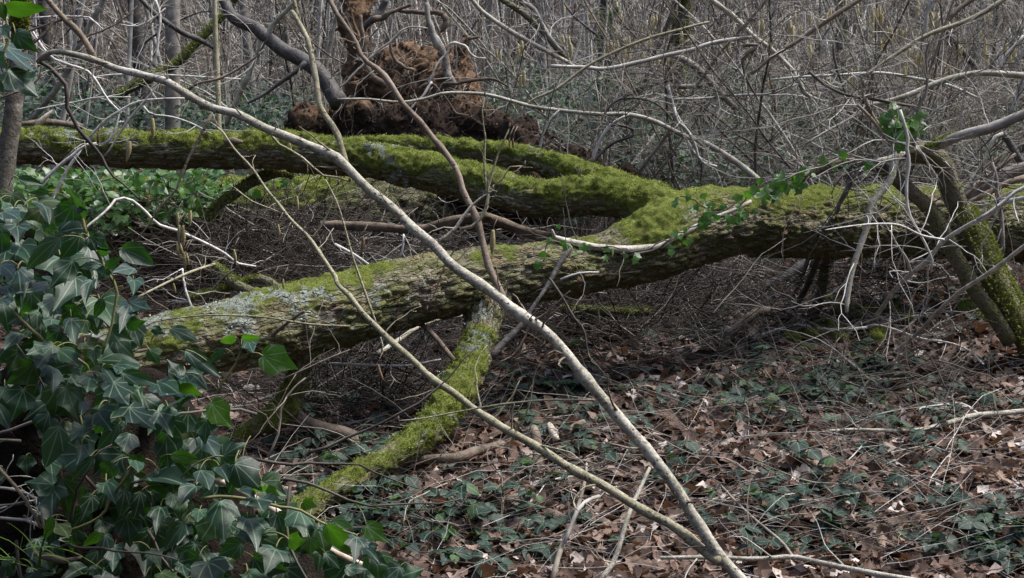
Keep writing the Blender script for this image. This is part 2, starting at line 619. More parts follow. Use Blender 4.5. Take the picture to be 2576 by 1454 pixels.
def tinted(name, stops, rough=0.85, spec=0.2, tw=0.0, trans=(0.1, 0.1, 0.05), value=None):
    """colour by the piece's own tint (R) through a ramp, brightness by G"""
    m, nt, b = new_mat(name)
    a = nd(nt, 'ShaderNodeVertexColor', layer_name='tint')
    sp = nd(nt, 'ShaderNodeSeparateColor', {'Color': a.outputs[0]})
    c = ramp(nt, sp.outputs[0], stops)
    v = coords(nt)
    c = mixc(nt, 1.0, c, ramp(nt, noise_(nt, v, 40, 4, 0.7), [(0.3, (0.6, 0.6, 0.6)), (0.7, (1.3, 1.3, 1.3))]), 'MULTIPLY')
    nt.links.new(c, b.inputs['Base Color'])
    b.inputs['Roughness'].default_value = rough
    b.inputs['Specular IOR Level'].default_value = spec
    if tw:
        tr = nd(nt, 'ShaderNodeBsdfTranslucent', {'Color': (*trans, 1)})
        mx = nd(nt, 'ShaderNodeMixShader', {0: tw, 1: b.outputs[0], 2: tr.outputs[0]})
        nt.links.new(mx.outputs[0], nt.nodes['Material Output'].inputs['Surface'])
    return m


IVY_V = [(0.0, 0.03), (0.62, 0.024), (1.25, 0.02), (1.9, 0.016)]
MAT = {}
MAT['oak'] = tree_mat('oak bark with moss', (0.06, 0.052, 0.038), (0.36, 0.32, 0.25))
MAT['dark_oak'] = tree_mat('dark ridged bark', (0.018, 0.015, 0.012), (0.085, 0.072, 0.058), 0.05)
MAT['mossy_stem'] = tree_mat('brown stem bark', (0.025, 0.018, 0.013), (0.11, 0.08, 0.055), 0.15, (0.03, 0.05, 0.006), (0.11, 0.15, 0.025))
MAT['moss'] = tinted('moss fronds', [(0.0, (0.075, 0.06, 0.02)), (0.22, (0.05, 0.075, 0.011)), (0.5, (0.15, 0.185, 0.036)), (1.0, (0.33, 0.37, 0.11))], 0.9, 0.1, 0.25, (0.2, 0.25, 0.03))
MAT['lichen'] = tinted('grey green lichen', [(0.0, (0.18, 0.215, 0.18)), (1.0, (0.42, 0.46, 0.40))], 0.9, 0.1)
MAT['hazel'] = hazel_bark('grey hazel bark', (0.60, 0.58, 0.51), (0.33, 0.31, 0.255), (0.115, 0.10, 0.075), 0.4)
MAT['hazel_brown'] = hazel_bark('brown hazel bark', (0.29, 0.235, 0.19), (0.18, 0.14, 0.105), (0.085, 0.062, 0.048), 0.1, 0.25)
MAT['hazel_green'] = hazel_bark('greenish young hazel bark', (0.46, 0.43, 0.32), (0.25, 0.23, 0.15), (0.11, 0.10, 0.06), 0.3)
MAT['twig_pale'] = noisy('pale twig bark', [(0.3, (0.24, 0.225, 0.2)), (0.7, (0.56, 0.54, 0.50))], 9, 0.7, 0.2, 0.003, 0.25, 4, 0.5)
MAT['twig_white'] = noisy('white dead bark', [(0.3, (0.26, 0.25, 0.235)), (0.7, (0.66, 0.65, 0.62))], 30, 0.7, 0.3, 0.004, 0.25, 5, 0.3)
MAT['twig_shaded'] = noisy('shaded twig bark', [(0.3, (0.018, 0.015, 0.013)), (0.7, (0.075, 0.062, 0.052))], 9, 0.7, 0.2, 0.003, 0.25, 4, 0.6)  # darker copy of the brown twig bark, shade round the trunk put into its colour
MAT['twig_brown'] = noisy('brown twig bark', [(0.3, (0.042, 0.036, 0.032)), (0.7, (0.145, 0.125, 0.108))], 9, 0.75, 0.2, 0.003, 0.25, 4, 0.6)
MAT['twig_tan'] = noisy('tan dead stalk', [(0.3, (0.12, 0.10, 0.08)), (0.7, (0.32, 0.285, 0.23))], 9, 0.75, 0.2, 0.003, 0.2, 4, 0.5)
MAT['grey_bark'] = noisy('grey mottled bark', [(0.3, (0.09, 0.08, 0.07)), (0.5, (0.2, 0.185, 0.165)), (0.7, (0.33, 0.315, 0.29))], 9, 0.8, 0.5, 0.008, 0.2, 5, 0.3)
MAT['dark_bark'] = noisy('dark wet bark', [(0.3, (0.022, 0.02, 0.02)), (0.6, (0.085, 0.078, 0.075)), (0.75, (0.2, 0.19, 0.185))], 14, 0.6, 0.8, 0.012, 0.35, 6, 0.3)
MAT['old_bark'] = noisy('dull grey brown bark', [(0.3, (0.05, 0.045, 0.036)), (0.55, (0.13, 0.12, 0.10)), (0.75, (0.26, 0.25, 0.22))], 26, 0.9, 0.8, 0.012, 0.12, 8)
MAT['dead_wood'] = noisy('weathered dead wood', [(0.3, (0.055, 0.042, 0.032)), (0.7, (0.21, 0.17, 0.135))], 14, 0.85, 0.8, 0.01, 0.15, 6, 0.35)
MAT['pale_wood'] = noisy('split pale wood', [(0.3, (0.32, 0.26, 0.19)), (0.7, (0.62, 0.56, 0.48))], 20, 0.8, 0.6, 0.006, 0.2, 5)
MAT['ivy'] = leaf_mat('ivy leaf', [(0.0, (0.008, 0.024, 0.014)), (0.3, (0.015, 0.036, 0.026)), (0.55, (0.014, 0.042, 0.02)), (0.8, (0.022, 0.058, 0.03)), (0.93, (0.032, 0.07, 0.022)), (1.0, (0.06, 0.065, 0.02))], (0.04, 0.15, 0.008), 0.40, 0.42, 0.24, IVY_V)
MAT['ivy_backlit'] = leaf_mat('backlit ivy leaf', [(0.0, (0.022, 0.07, 0.012)), (1.0, (0.05, 0.11, 0.014))], (0.07, 0.205, 0.008), 0.45, 0.35, 0.42, IVY_V)  # brighter ivy copy: the glow of light from behind is put into its colour
MAT['ivy_small'] = leaf_mat('small ivy leaf', [(0.0, (0.03, 0.085, 0.018)), (1.0, (0.085, 0.18, 0.035))], (0.12, 0.32, 0.025), 0.4, 0.5, 0.3, None)
MAT['ivy_stem'] = noisy('ivy stem', [(0.3, (0.09, 0.10, 0.035)), (0.7, (0.2, 0.19, 0.09))], 12, 0.6, 0.2, 0.003)
MAT['bramble'] = leaf_mat('bramble leaf', [(0.0, (0.012, 0.027, 0.021)), (0.6, (0.023, 0.044, 0.035)), (0.88, (0.034, 0.058, 0.042)), (1.0, (0.05, 0.10, 0.025))], (0.04, 0.10, 0.02), 0.55, 0.22, 0.22, [(0.0, 0.03), (0.75, 0.02)])
MAT['bramble_far'] = leaf_mat('far bramble leaf', [(0.0, (0.02, 0.038, 0.03)), (0.75, (0.042, 0.07, 0.058)), (1.0, (0.06, 0.12, 0.04))], (0.05, 0.12, 0.03), 0.55, 0.28, 0.25, None, True)
MAT['litter'] = tinted('fallen oak leaves', [(0.0, (0.035, 0.024, 0.019)), (0.35, (0.095, 0.058, 0.043)), (0.65, (0.175, 0.115, 0.088)), (0.86, (0.28, 0.22, 0.19)), (1.0, (0.52, 0.46, 0.42))], 0.75, 0.3, 0.15, (0.2, 0.1, 0.05))
MAT['catkin'] = noisy('hazel catkin', [(0.35, (0.36, 0.29, 0.13)), (0.65, (0.66, 0.58, 0.32))], 220, 0.85, 0.9, 0.004)
MAT['catkin_old'] = noisy('spent catkin', [(0.35, (0.20, 0.12, 0.07)), (0.65, (0.38, 0.26, 0.17))], 220, 0.85, 0.9, 0.004)
MAT['humus'] = noisy('dark humus', [(0.3, (0.008, 0.006, 0.005)), (0.7, (0.035, 0.027, 0.021))], 18, 0.95, 1.0, 0.03, 0.08, 8)
MAT['grass'] = noisy('grass blade', [(0.3, (0.04, 0.09, 0.015)), (0.7, (0.10, 0.17, 0.03))], 8, 0.5, 0.0)


def litter_leaf_mat():
    m, nt, b = new_mat('single oak leaf')
    r = nt.nodes.new('ShaderNodeObjectInfo').outputs['Random']
    v = coords(nt)
    c = ramp(nt, r, [(0.0, (0.14, 0.08, 0.05)), (0.4, (0.25, 0.16, 0.11)), (0.8, (0.36, 0.27, 0.21)), (1.0, (0.5, 0.43, 0.38))])
    c = mixc(nt, 1.0, c, ramp(nt, noise_(nt, v, 30, 4, 0.7), [(0.3, (0.65, 0.65, 0.65)), (0.7, (1.25, 1.25, 1.25))]), 'MULTIPLY')
    nt.links.new(c, b.inputs['Base Color'])
    b.inputs['Roughness'].default_value = 0.7
    return m


MAT['leaf_one'] = litter_leaf_mat()


def soil_mat():
    m, nt, b = new_mat('root plate soil')
    v = coords(nt)
    f = noise_(nt, v, 13, 8, 0.75)
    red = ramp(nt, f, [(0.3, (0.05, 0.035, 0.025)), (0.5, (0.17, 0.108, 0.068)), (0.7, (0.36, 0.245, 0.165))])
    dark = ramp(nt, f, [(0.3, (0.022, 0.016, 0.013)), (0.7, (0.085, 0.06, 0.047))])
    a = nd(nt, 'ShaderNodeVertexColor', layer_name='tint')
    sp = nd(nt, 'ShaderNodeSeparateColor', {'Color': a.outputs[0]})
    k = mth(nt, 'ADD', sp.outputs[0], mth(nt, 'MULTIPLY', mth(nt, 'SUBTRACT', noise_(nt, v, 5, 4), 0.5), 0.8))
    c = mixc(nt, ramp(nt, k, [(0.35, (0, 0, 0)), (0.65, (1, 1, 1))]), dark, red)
    vo = nd(nt, 'ShaderNodeTexVoronoi', {'Vector': v, 'Scale': 38.0})
    st = mth(nt, 'MULTIPLY', ramp(nt, vo.outputs['Distance'], [(0.10, (1, 1, 1)), (0.16, (0, 0, 0))]), ramp(nt, noise_(nt, v, 9, 3), [(0.5, (0, 0, 0)), (0.6, (1, 1, 1))]))
    c = mixc(nt, mth(nt, 'MULTIPLY', st, 0.7), c, (0.45, 0.36, 0.26))
    nt.links.new(c, b.inputs['Base Color'])
    b.inputs['Roughness'].default_value = 0.95
    b.inputs['Specular IOR Level'].default_value = 0.1
    nt.links.new(bumpn(nt, noise_(nt, v, 30, 8, 0.8), 1.0, 0.04), b.inputs['Normal'])
    return m


MAT['soil'] = soil_mat()


def ground_mat():
    m, nt, b = new_mat('woodland floor')
    v = coords(nt)
    vo = nd(nt, 'ShaderNodeTexVoronoi', {'Vector': v, 'Scale': 17.0, 'Randomness': 1.0})
    hs = nd(nt, 'ShaderNodeSeparateColor', {'Color': vo.outputs['Color']})
    c = ramp(nt, hs.outputs[0], [(0.0, (0.016, 0.012, 0.009)), (0.5, (0.032, 0.023, 0.018)), (0.85, (0.065, 0.046, 0.036)), (1.0, (0.15, 0.115, 0.095))])
    c = mixc(nt, ramp(nt, noise_(nt, v, 30, 5, 0.7), [(0.4, (0, 0, 0)), (0.62, (1, 1, 1))]), c, (0.02, 0.015, 0.012))
    nt.links.new(c, b.inputs['Base Color'])
    b.inputs['Roughness'].default_value = 0.95
    b.inputs['Specular IOR Level'].default_value = 0.1
    h = mth(nt, 'ADD', mth(nt, 'MULTIPLY', hs.outputs[1], 0.6), noise_(nt, v, 40, 6, 0.75))
    nt.links.new(bumpn(nt, h, 0.8, 0.03), b.inputs['Normal'])
    return m


MAT['ground'] = ground_mat()

# ------------------------------------------------------------------ ground sheet
def build_ground():
    xs = np.unique(np.concatenate([np.linspace(-260, -9, 30), np.linspace(-9, 9, 150), np.linspace(9, 260, 30)]))
    ys = np.unique(np.concatenate([np.linspace(-60, 6, 50), np.linspace(6, 18, 150), np.linspace(18, 60, 90), np.linspace(60, 400, 40)]))
    X, Y = np.meshgrid(xs, ys)
    zz = np.where((np.abs(X.ravel()) < 51) & (Y.ravel() < 91) & (Y.ravel() > -30), ground(X.ravel(), Y.ravel()), _ground(X.ravel(), Y.ravel()))
    v = np.stack([X.ravel(), Y.ravel(), zz], 1)
    nx, ny = len(xs), len(ys)
    i = (np.arange(ny - 1)[:, None] * nx + np.arange(nx - 1)[None])
    q = np.stack([i, i + 1, i + nx + 1, i + nx], -1).reshape(-1, 4)
    o = MB().add(v, q).build('ground', MAT['ground'], colors=False)
    tag(o, 'brown woodland floor of humus and rotted leaves', 'ground', kind='structure')


build_ground()

# ------------------------------------------------------------------ the fallen tree
def laplace(v, edges, it, f=0.5):
    n = len(v)
    a = np.concatenate([edges[:, 0], edges[:, 1]]); b = np.concatenate([edges[:, 1], edges[:, 0]])
    deg = np.maximum(np.bincount(a, minlength=n), 1)
    for _ in range(it):
        av = np.stack([np.bincount(a, weights=v[b, k], minlength=n) for k in range(3)], 1) / deg[:, None]
        v = v + f * (av - v)
    return v


def fused(paths, voxel, smooth_it):
    """fuse tubes into one skin; returns vertices, quads, normals and for each vertex path id, s, radial vector, relative to the path"""
    mb = MB()
    sk = []
    for i, rows in enumerate(paths):
        rr = [np.append(P(x, y, d), w * d / FPX) for x, y, d, w in rows]
        s = smooth_path(rr, step=0.06)
        tube(mb, s[:, :3], s[:, 3], 20)
        t = np.gradient(s[:, :3], axis=0); t /= np.linalg.norm(t, axis=1)[:, None]
        arc = np.concatenate([[0], np.cumsum(np.linalg.norm(np.diff(s[:, :3], axis=0), axis=1))])
        sk.append((s[:, :3], s[:, 3], t, arc, np.full(len(s), i)))
    me = mb.mesh('tmp', MAT['oak'], colors=False)
    o = bpy.data.objects.new('tmp', me)
    col.objects.link(o)
    md = o.modifiers.new('r', 'REMESH')
    md.mode = 'VOXEL'
    md.voxel_size = voxel
    dg = bpy.context.evaluated_depsgraph_get()
    ev = o.evaluated_get(dg)
    m2 = ev.to_mesh()
    n = len(m2.vertices)
    v = np.empty(n * 3, np.float32); m2.vertices.foreach_get('co', v); v = v.reshape(-1, 3).astype(float)
    e = np.empty(len(m2.edges) * 2, np.int32); m2.edges.foreach_get('vertices', e); e = e.reshape(-1, 2)
    lv = np.empty(len(m2.loops), np.int32); m2.loops.foreach_get('vertex_index', lv)
    lt = np.empty(len(m2.polygons), np.int32); m2.polygons.foreach_get('loop_total', lt)
    assert (lt == 4).all()
    q = lv.reshape(-1, 4)
    ev.to_mesh_clear()
    bpy.data.objects.remove(o)
    bpy.data.meshes.remove(me)
    v = laplace(v, e, smooth_it)
    c = np.concatenate([k[0] for k in sk]); r = np.concatenate([k[1] for k in sk]); t = np.concatenate([k[2] for k in sk])
    arc = np.concatenate([k[3] for k in sk]); pid = np.concatenate([k[4] for k in sk])
    best = np.zeros(n, int)
    for k in range(0, n, 8000):
        d = np.sqrt(((v[k:k + 8000, None, :] - c[None]) ** 2).sum(2)) / r[None]
        best[k:k + 8000] = d.argmin(1)
    al = ((v - c[best]) * t[best]).sum(1)
    rad = v - c[best] - t[best] * al[:, None]
    side = np.cross(t[best], [0.05, -0.1, 1.0]); side /= np.linalg.norm(side, axis=1)[:, None]
    upr = np.cross(side, t[best])
    rad = np.stack([(rad * side).sum(1), (rad * upr).sum(1)], 1)
    return v, q, e, pid[best], arc[best] + al, rad, r[best]


def vnormals(v, q):
    a = np.cross(v[q[:, 2]] - v[q[:, 0]], v[q[:, 3]] - v[q[:, 1]])
    n = np.zeros_like(v)
    for k in range(4):
        for c in range(3):
            n[:, c] += np.bincount(q[:, k], weights=a[:, c], minlength=len(v))
    return n / (np.linalg.norm(n, axis=1)[:, None] + 1e-12)


def set_barkco(me, a):
    at = me.attributes.new('barkco', 'FLOAT_VECTOR', 'POINT')
    at.data.foreach_set('vector', np.asarray(a, np.float32).ravel())


def split_parts(v, q, colr, owner, names, mat, root, barkco):
    fo = owner[q[:, 0]]
    objs = {}
    for i, nm in enumerate(names):
        f = q[fo == i]
        if not len(f): continue
        used, inv = np.unique(f, return_inverse=True)
        mb = MB().add(v[used], inv.reshape(-1, 4), None, colr[used])
        objs[nm] = mb.build(nm, mat, root)
        set_barkco(objs[nm].data, barkco[used])
    return objs


def fronds(pos, nor, rng, length, width, tilt=0.8, tcol=None):
    """little pointed blades standing on a surface: one triangle each"""
    n = len(pos)
    d = nor + rng.normal(0, tilt, (n, 3))
    d /= np.linalg.norm(d, axis=1)[:, None]
    s = np.cross(d, rng.normal(0, 1, (n, 3)))
    s /= np.linalg.norm(s, axis=1)[:, None]
    L = length * rng.uniform(0.5, 1.3, n)[:, None]
    Wd = width * rng.uniform(0.6, 1.4, n)[:, None]
    v = np.stack([pos - s * Wd - nor * 0.003, pos + s * Wd - nor * 0.003, pos + d * L], 1).reshape(-1, 3)
    t = np.arange(n * 3).reshape(-1, 3)
    tc = rng.uniform(0, 1, n) if tcol is None else tcol
    c = np.repeat(np.stack([tc, tc, tc, np.ones(n)], 1), 3, axis=0)
    return v, t, c


def build_fallen_tree():
    base = P(1100, 1080, 8.4)
    root = empty('fallen_tree', base, 'large fallen tree with forked trunk, green moss and grey lichen, propped on a mossy branch', 'fallen tree')
    paths = [
        [(2860, 575, 12.3, 86), (2576, 562, 11.6, 82), (2300, 560, 11.0, 80), (2000, 561, 10.4, 77), (1850, 560, 10.1, 74), (1730, 580, 9.95, 86), (1650, 612, 9.8, 84), (1580, 640, 9.7, 72), (1500, 664, 9.6, 64),
         (1350, 685, 9.35, 66), (1200, 702, 9.15, 69), (1000, 742, 8.85, 77), (850, 784, 8.6, 80), (700, 818, 8.4, 82), (560, 846, 8.2, 76), (430, 870, 8.05, 70), (280, 905, 7.9, 62), (100, 945, 7.7, 55)],
        [(1720, 575, 10.0, 70), (1650, 535, 10.0, 62), (1570, 503, 10.0, 50), (1490, 494, 10.05, 45), (1400, 499, 10.1, 45), (1320, 493, 10.15, 43), (1240, 472, 10.2, 43), (1100, 437, 10.35, 45), (980, 413, 10.45, 44), (880, 396, 10.5, 43),
         (760, 382, 10.6, 46), (640, 378, 10.7, 45), (500, 377, 10.75, 43), (300, 376, 10.85, 42), (100, 371, 11.0, 41), (-60, 368, 11.1, 40), (-220, 366, 11.2, 38)],
        [(1660, 520, 10.1, 52), (1580, 490, 10.15, 44), (1500, 456, 10.3, 38), (1420, 425, 10.5, 34), (1340, 402, 10.65, 32), (1260, 388, 10.8, 28), (1160, 377, 10.95, 26), (1060, 369, 11.1, 22), (960, 362, 11.0, 17), (880, 358, 11.2, 11)],
        [(1225, 740, 9.15, 62), (1218, 790, 9.07, 47), (1208, 845, 8.98, 41), (1183, 915, 8.8, 41), (1145, 995, 8.58, 42), (1085, 1075, 8.35, 39), (1000, 1140, 8.1, 34), (900, 1200, 7.9, 31), (820, 1245, 7.72, 29), (740, 1292, 7.58, 27), (640, 1345, 7.42, 22)],
        [(775, 880, 8.45, 34), (757, 935, 8.5, 27), (738, 985, 8.55, 26), (715, 1030, 8.6, 36), (660, 1068, 8.55, 28), (600, 1098, 8.5, 18), (530, 1124, 8.45, 12)],
        [(1665, 512, 9.93, 40), (1640, 492, 9.9, 26), (1625, 484, 9.88, 14)],
    ]
    paths[0] = [(x, y, d, w * 1.13) for x, y, d, w in paths[0]]
    paths[1] = [(x, y, d, w * 1.06) for x, y, d, w in paths[1]]
    paths[3] = [(x, y, d, w * 1.08) for x, y, d, w in paths[3]]
    v, q, e, pid, s, rad, r = fused(paths, 0.0145, 4)
    n0 = vnormals(v, q)
    px, py, pd = proj(v)
    nz = n0[:, 2]
    f1 = fbm(v * 3.2, 4, 5)
    f2 = fbm(v * 9.0, 4, 9)
    nn = (f1 - 0.5) * 1.3 + (f2 - 0.5) * 1.2
    # where moss grows, on each limb its own amount
    amt = np.full(len(v), -0.2)
    amt = np.where(pid == 1, 0.34 + 0.62 * nz, amt)
    amt = np.where(pid == 2, 0.36 + 0.8 * nz, amt)
    amt = np.where(pid == 3, 0.50 + 0.30 * nz, amt)
    amt = np.where(pid == 4, 0.45 + 0.4 * nz, amt)
    amt = np.where(pid == 5, 0.9, amt)
    right = sstep(1470, 1660, px)
    t_right = -0.04 + 0.66 * nz + 0.5 * np.exp(-((px - 1640) / 90) ** 2)
    mid = -0.38 + 0.66 * nz + 0.55 * np.exp(-(((px - 1265) / 60) ** 2 + ((py - 650) / 45) ** 2))
    left = 0.12 + 0.42 * nz
    lx = sstep(1080, 900, px)
    stem = left * lx + mid * (1 - lx)
    amt = np.where(pid == 0, t_right * right + stem * (1 - right), amt)
    zone = sstep(1560, 1690, px)
    amt = np.where((pid == 1) | (pid == 2) | (pid == 5), amt * (1 - zone) + (t_right + 0.12) * zone, amt)
    amt = np.where(pid == 0, amt + 0.26 * np.exp(-(((px - 1640) / 110) ** 2 + ((py - 560) / 70) ** 2)), amt)
    amt = np.where((pid == 3) & (py < 850), amt - (850 - py) / 90, amt)
    moss = np.clip(0.5 + (amt - 0.44 + nn * 0.75) * 1.5, 0, 1)
    # lichen
    la = np.where((pid == 0), 0.29 * sstep(1150, 700, px) + 0.12 * nz, 0.0)
    la = la + np.where((pid == 0) & (px < 620), 0.18 * nz, 0)
    la = np.where(pid == 1, 0.12 + 0.36 * np.exp(-((px - 980) / 70) ** 2) + 0.35 * sstep(420, 150, px) * sstep(0.5, 0.9, nz), la)
    la = np.where(pid == 2, 0.15 + 0.5 * np.exp(-(((px - 1385) / 25) ** 2 + ((py - 425) / 18) ** 2)), la)
    la = np.where(pid == 3, 0.22, la)
    lich = np.clip(la + (fbm(v * 5.0, 2, 31) - 0.5) * 1.1 + (fbm(v * 22.0, 2, 33) - 0.5) * 1.3, 0, 1)
    # bark plates, stretched along each limb
    fine = np.where((pid == 0), 1.0, 0.8)
    wq = np.concatenate([(s / 0.15)[:, None], rad / 0.038], 1) + (fbm(v * 12, 2, 3) - 0.5)[:, None] * 0.9
    w1, w2, rid = worley(wq, 4)
    crack = np.clip((w2 - w1) / 0.35, 0, 1)
    plate = crack ** 0.6 * (0.6 + 0.8 * rid)
    lump = (fbm(v * 5, 3, 41) - 0.5)
    soft = (fbm(v * 16, 3, 51) - 0.5)
    soft2 = (fbm(v * 38, 2, 52) - 0.5)
    disp = (1 - 0.75 * moss) * (plate - 0.7) * 0.027 * fine + moss * (soft * 0.055 + soft2 * 0.03 + 0.008) + lump * 0.05 + lich * 0.004
    v2 = v + n0 * disp[:, None]
    colr = np.stack([moss, np.where(lich > 0.45, lich, lich * 0.6), rid, np.ones(len(v))], 1)
    names = ['trunk', 'upper_limb', 'rear_limb', 'prop_branch', 'broken_branch', 'knob']
    owner = pid.copy()
    owner[owner == 5] = 0
    objs = split_parts(v2, q, colr, owner, names[:5], MAT['oak'], root, np.concatenate([(s / 0.115)[:, None], rad / 0.026], 1))
    objs['upper_limb']['label'] = 'long limb furred with green moss'
    objs['rear_limb']['label'] = 'thinner limb with bright yellow green moss'
    objs['prop_branch']['label'] = 'mossy branch stuck into the ground like a prop'
    # moss fronds and lichen flakes
    rng = np.random.default_rng(3)
    n2 = vnormals(v2, q)
    for i, nm in enumerate(names[:5]):
        m = np.where((owner == i) & (moss > 0.5) & (v2[:, 1] < 13))[0]
        k = rng.choice(m, int(len(m) * (0.6 if i == 0 else 1.8)))
        pos = v2[k] + rng.normal(0, 0.007, (len(k), 3))
        ll = 0.009 if i in (1, 2, 3) else 0.0065
        tc = np.clip(fbm(pos * 14, 3, 8) * 1.5 - 0.3 + rng.normal(0, 0.12, len(k)) + (0.12 if i == 2 else 0), 0, 1)
        hgt = 0.35 + 1.5 * np.clip((fbm(pos * 9, 3, 77) - 0.3) * 1.8, 0, 1)[:, None]
        vv, tt, cc = fronds(pos, n2[k], rng, ll * hgt, 0.0045, 0.8, tc)
        o = MB().add(vv, None, tt, cc).build('moss', MAT['moss'], objs[nm], smooth=False)
        o['kind'] = 'stuff'
        m = np.where((owner == i) & (lich > 0.66))[0]
        if len(m) > 50:
            k = rng.choice(m, int(len(m) * 0.4))
            pos = v2[k] + n2[k] * 0.004 + rng.normal(0, 0.004, (len(k), 3))
            vv, tt, cc = fronds(pos, n2[k], rng, 0.010, 0.007, 1.6)
            o = MB().add(vv, None, tt, cc).build('lichen', MAT['lichen'], objs[nm], smooth=False)
            o['kind'] = 'stuff'
    # bare snags and twigs that stand on the trunk
    def snag(nm, pts, d, w, mat, rough=0.12):
        p, rr = W3(pts, d, w, 0.02)
        mb = MB(); tube(mb, p, rr, 8, rough, 5)
        return mb.build(nm, mat, root, colors=False)
    snag('snag', Z(5, (220, 740), (225, 660), (260, 600), (315, 570), (285, 530), (225, 455)), 8.72, (14, 11, 8, 7, 6, 3), MAT['dark_bark'])
    snag('snag', Z(4, (1900, 1140), (2000, 1040), (2110, 950), (2210, 880)), (8.2, 8.0), (14, 9, 6), MAT['dead_wood'])
    snag('snag', Z(5, (640, 830), (655, 700), (690, 590)), 8.95, (8, 4), MAT['dark_bark'])
    snag('shoot', Z(2, (1780, 1330), (1765, 1270), (1770, 1220)), 10.0, (3, 2), MAT['twig_brown'])
    snag('shoot', Z(2, (1770, 1330), (1745, 1260), (1720, 1210)), 10.0, (3, 2), MAT['twig_brown'])
    snag('shoot', Z(2, (1775, 1330), (1755, 1250), (1745, 1200)), 10.0, (3, 2), MAT['twig_brown'])
    # knot scar on the upper limb
    k = P(585, 357, 10.5)
    mb = MB()
    p = np.stack([k + np.array([0.07 * t, 0.02, 0.0]) for t in np.linspace(-1, 1, 7)])
    tube(mb, p, 0.03 * np.array([0.4, 0.8, 1, 1, 0.9, 0.7, 0.3]), 10, 0.5, 3)
    mb.build('knot', MAT['dead_wood'], root, colors=False)


build_fallen_tree()

# ------------------------------------------------------------------ uprooted tree with its root plate
def blob(center, rx, ry, rz, nu, nv, amp, freq, seed, tintf):
    th = np.linspace(0, 2 * math.pi, nu, endpoint=False)
    ph = np.linspace(0.02, math.pi - 0.02, nv)
    T, F = np.meshgrid(th, ph)
    d = np.stack([np.cos(T) * np.sin(F), np.sin(T) * np.sin(F), np.cos(F)], -1).reshape(-1, 3)
    v = np.asarray(center) + d * np.array([rx, ry, rz])
    w1, w2, rid = worley(v * freq * 0.8, seed)
    w3, w4, r3 = worley(v * freq * 2.6, seed + 7)
    k = (fbm(v * freq * 0.4, 5, seed) - 0.5) * 2.4 + (0.5 - w1) * 0.7 + (0.5 - w3) * 0.35 * (0.4 + r3) + (fbm(v * freq * 4, 2, seed + 9) - 0.5) * 0.25
    v = v + d * (k * amp)[:, None]
    i = np.arange(nv - 1)[:, None] * nu; j = np.arange(nu)[None]; kk = (j + 1) % nu
    q = np.stack([i + nu + j, i + nu + kk, i + kk, i + j], -1).reshape(-1, 4)
    t = tintf(v)
    return v, q, np.stack([t, t, t, np.ones(len(v))], 1)


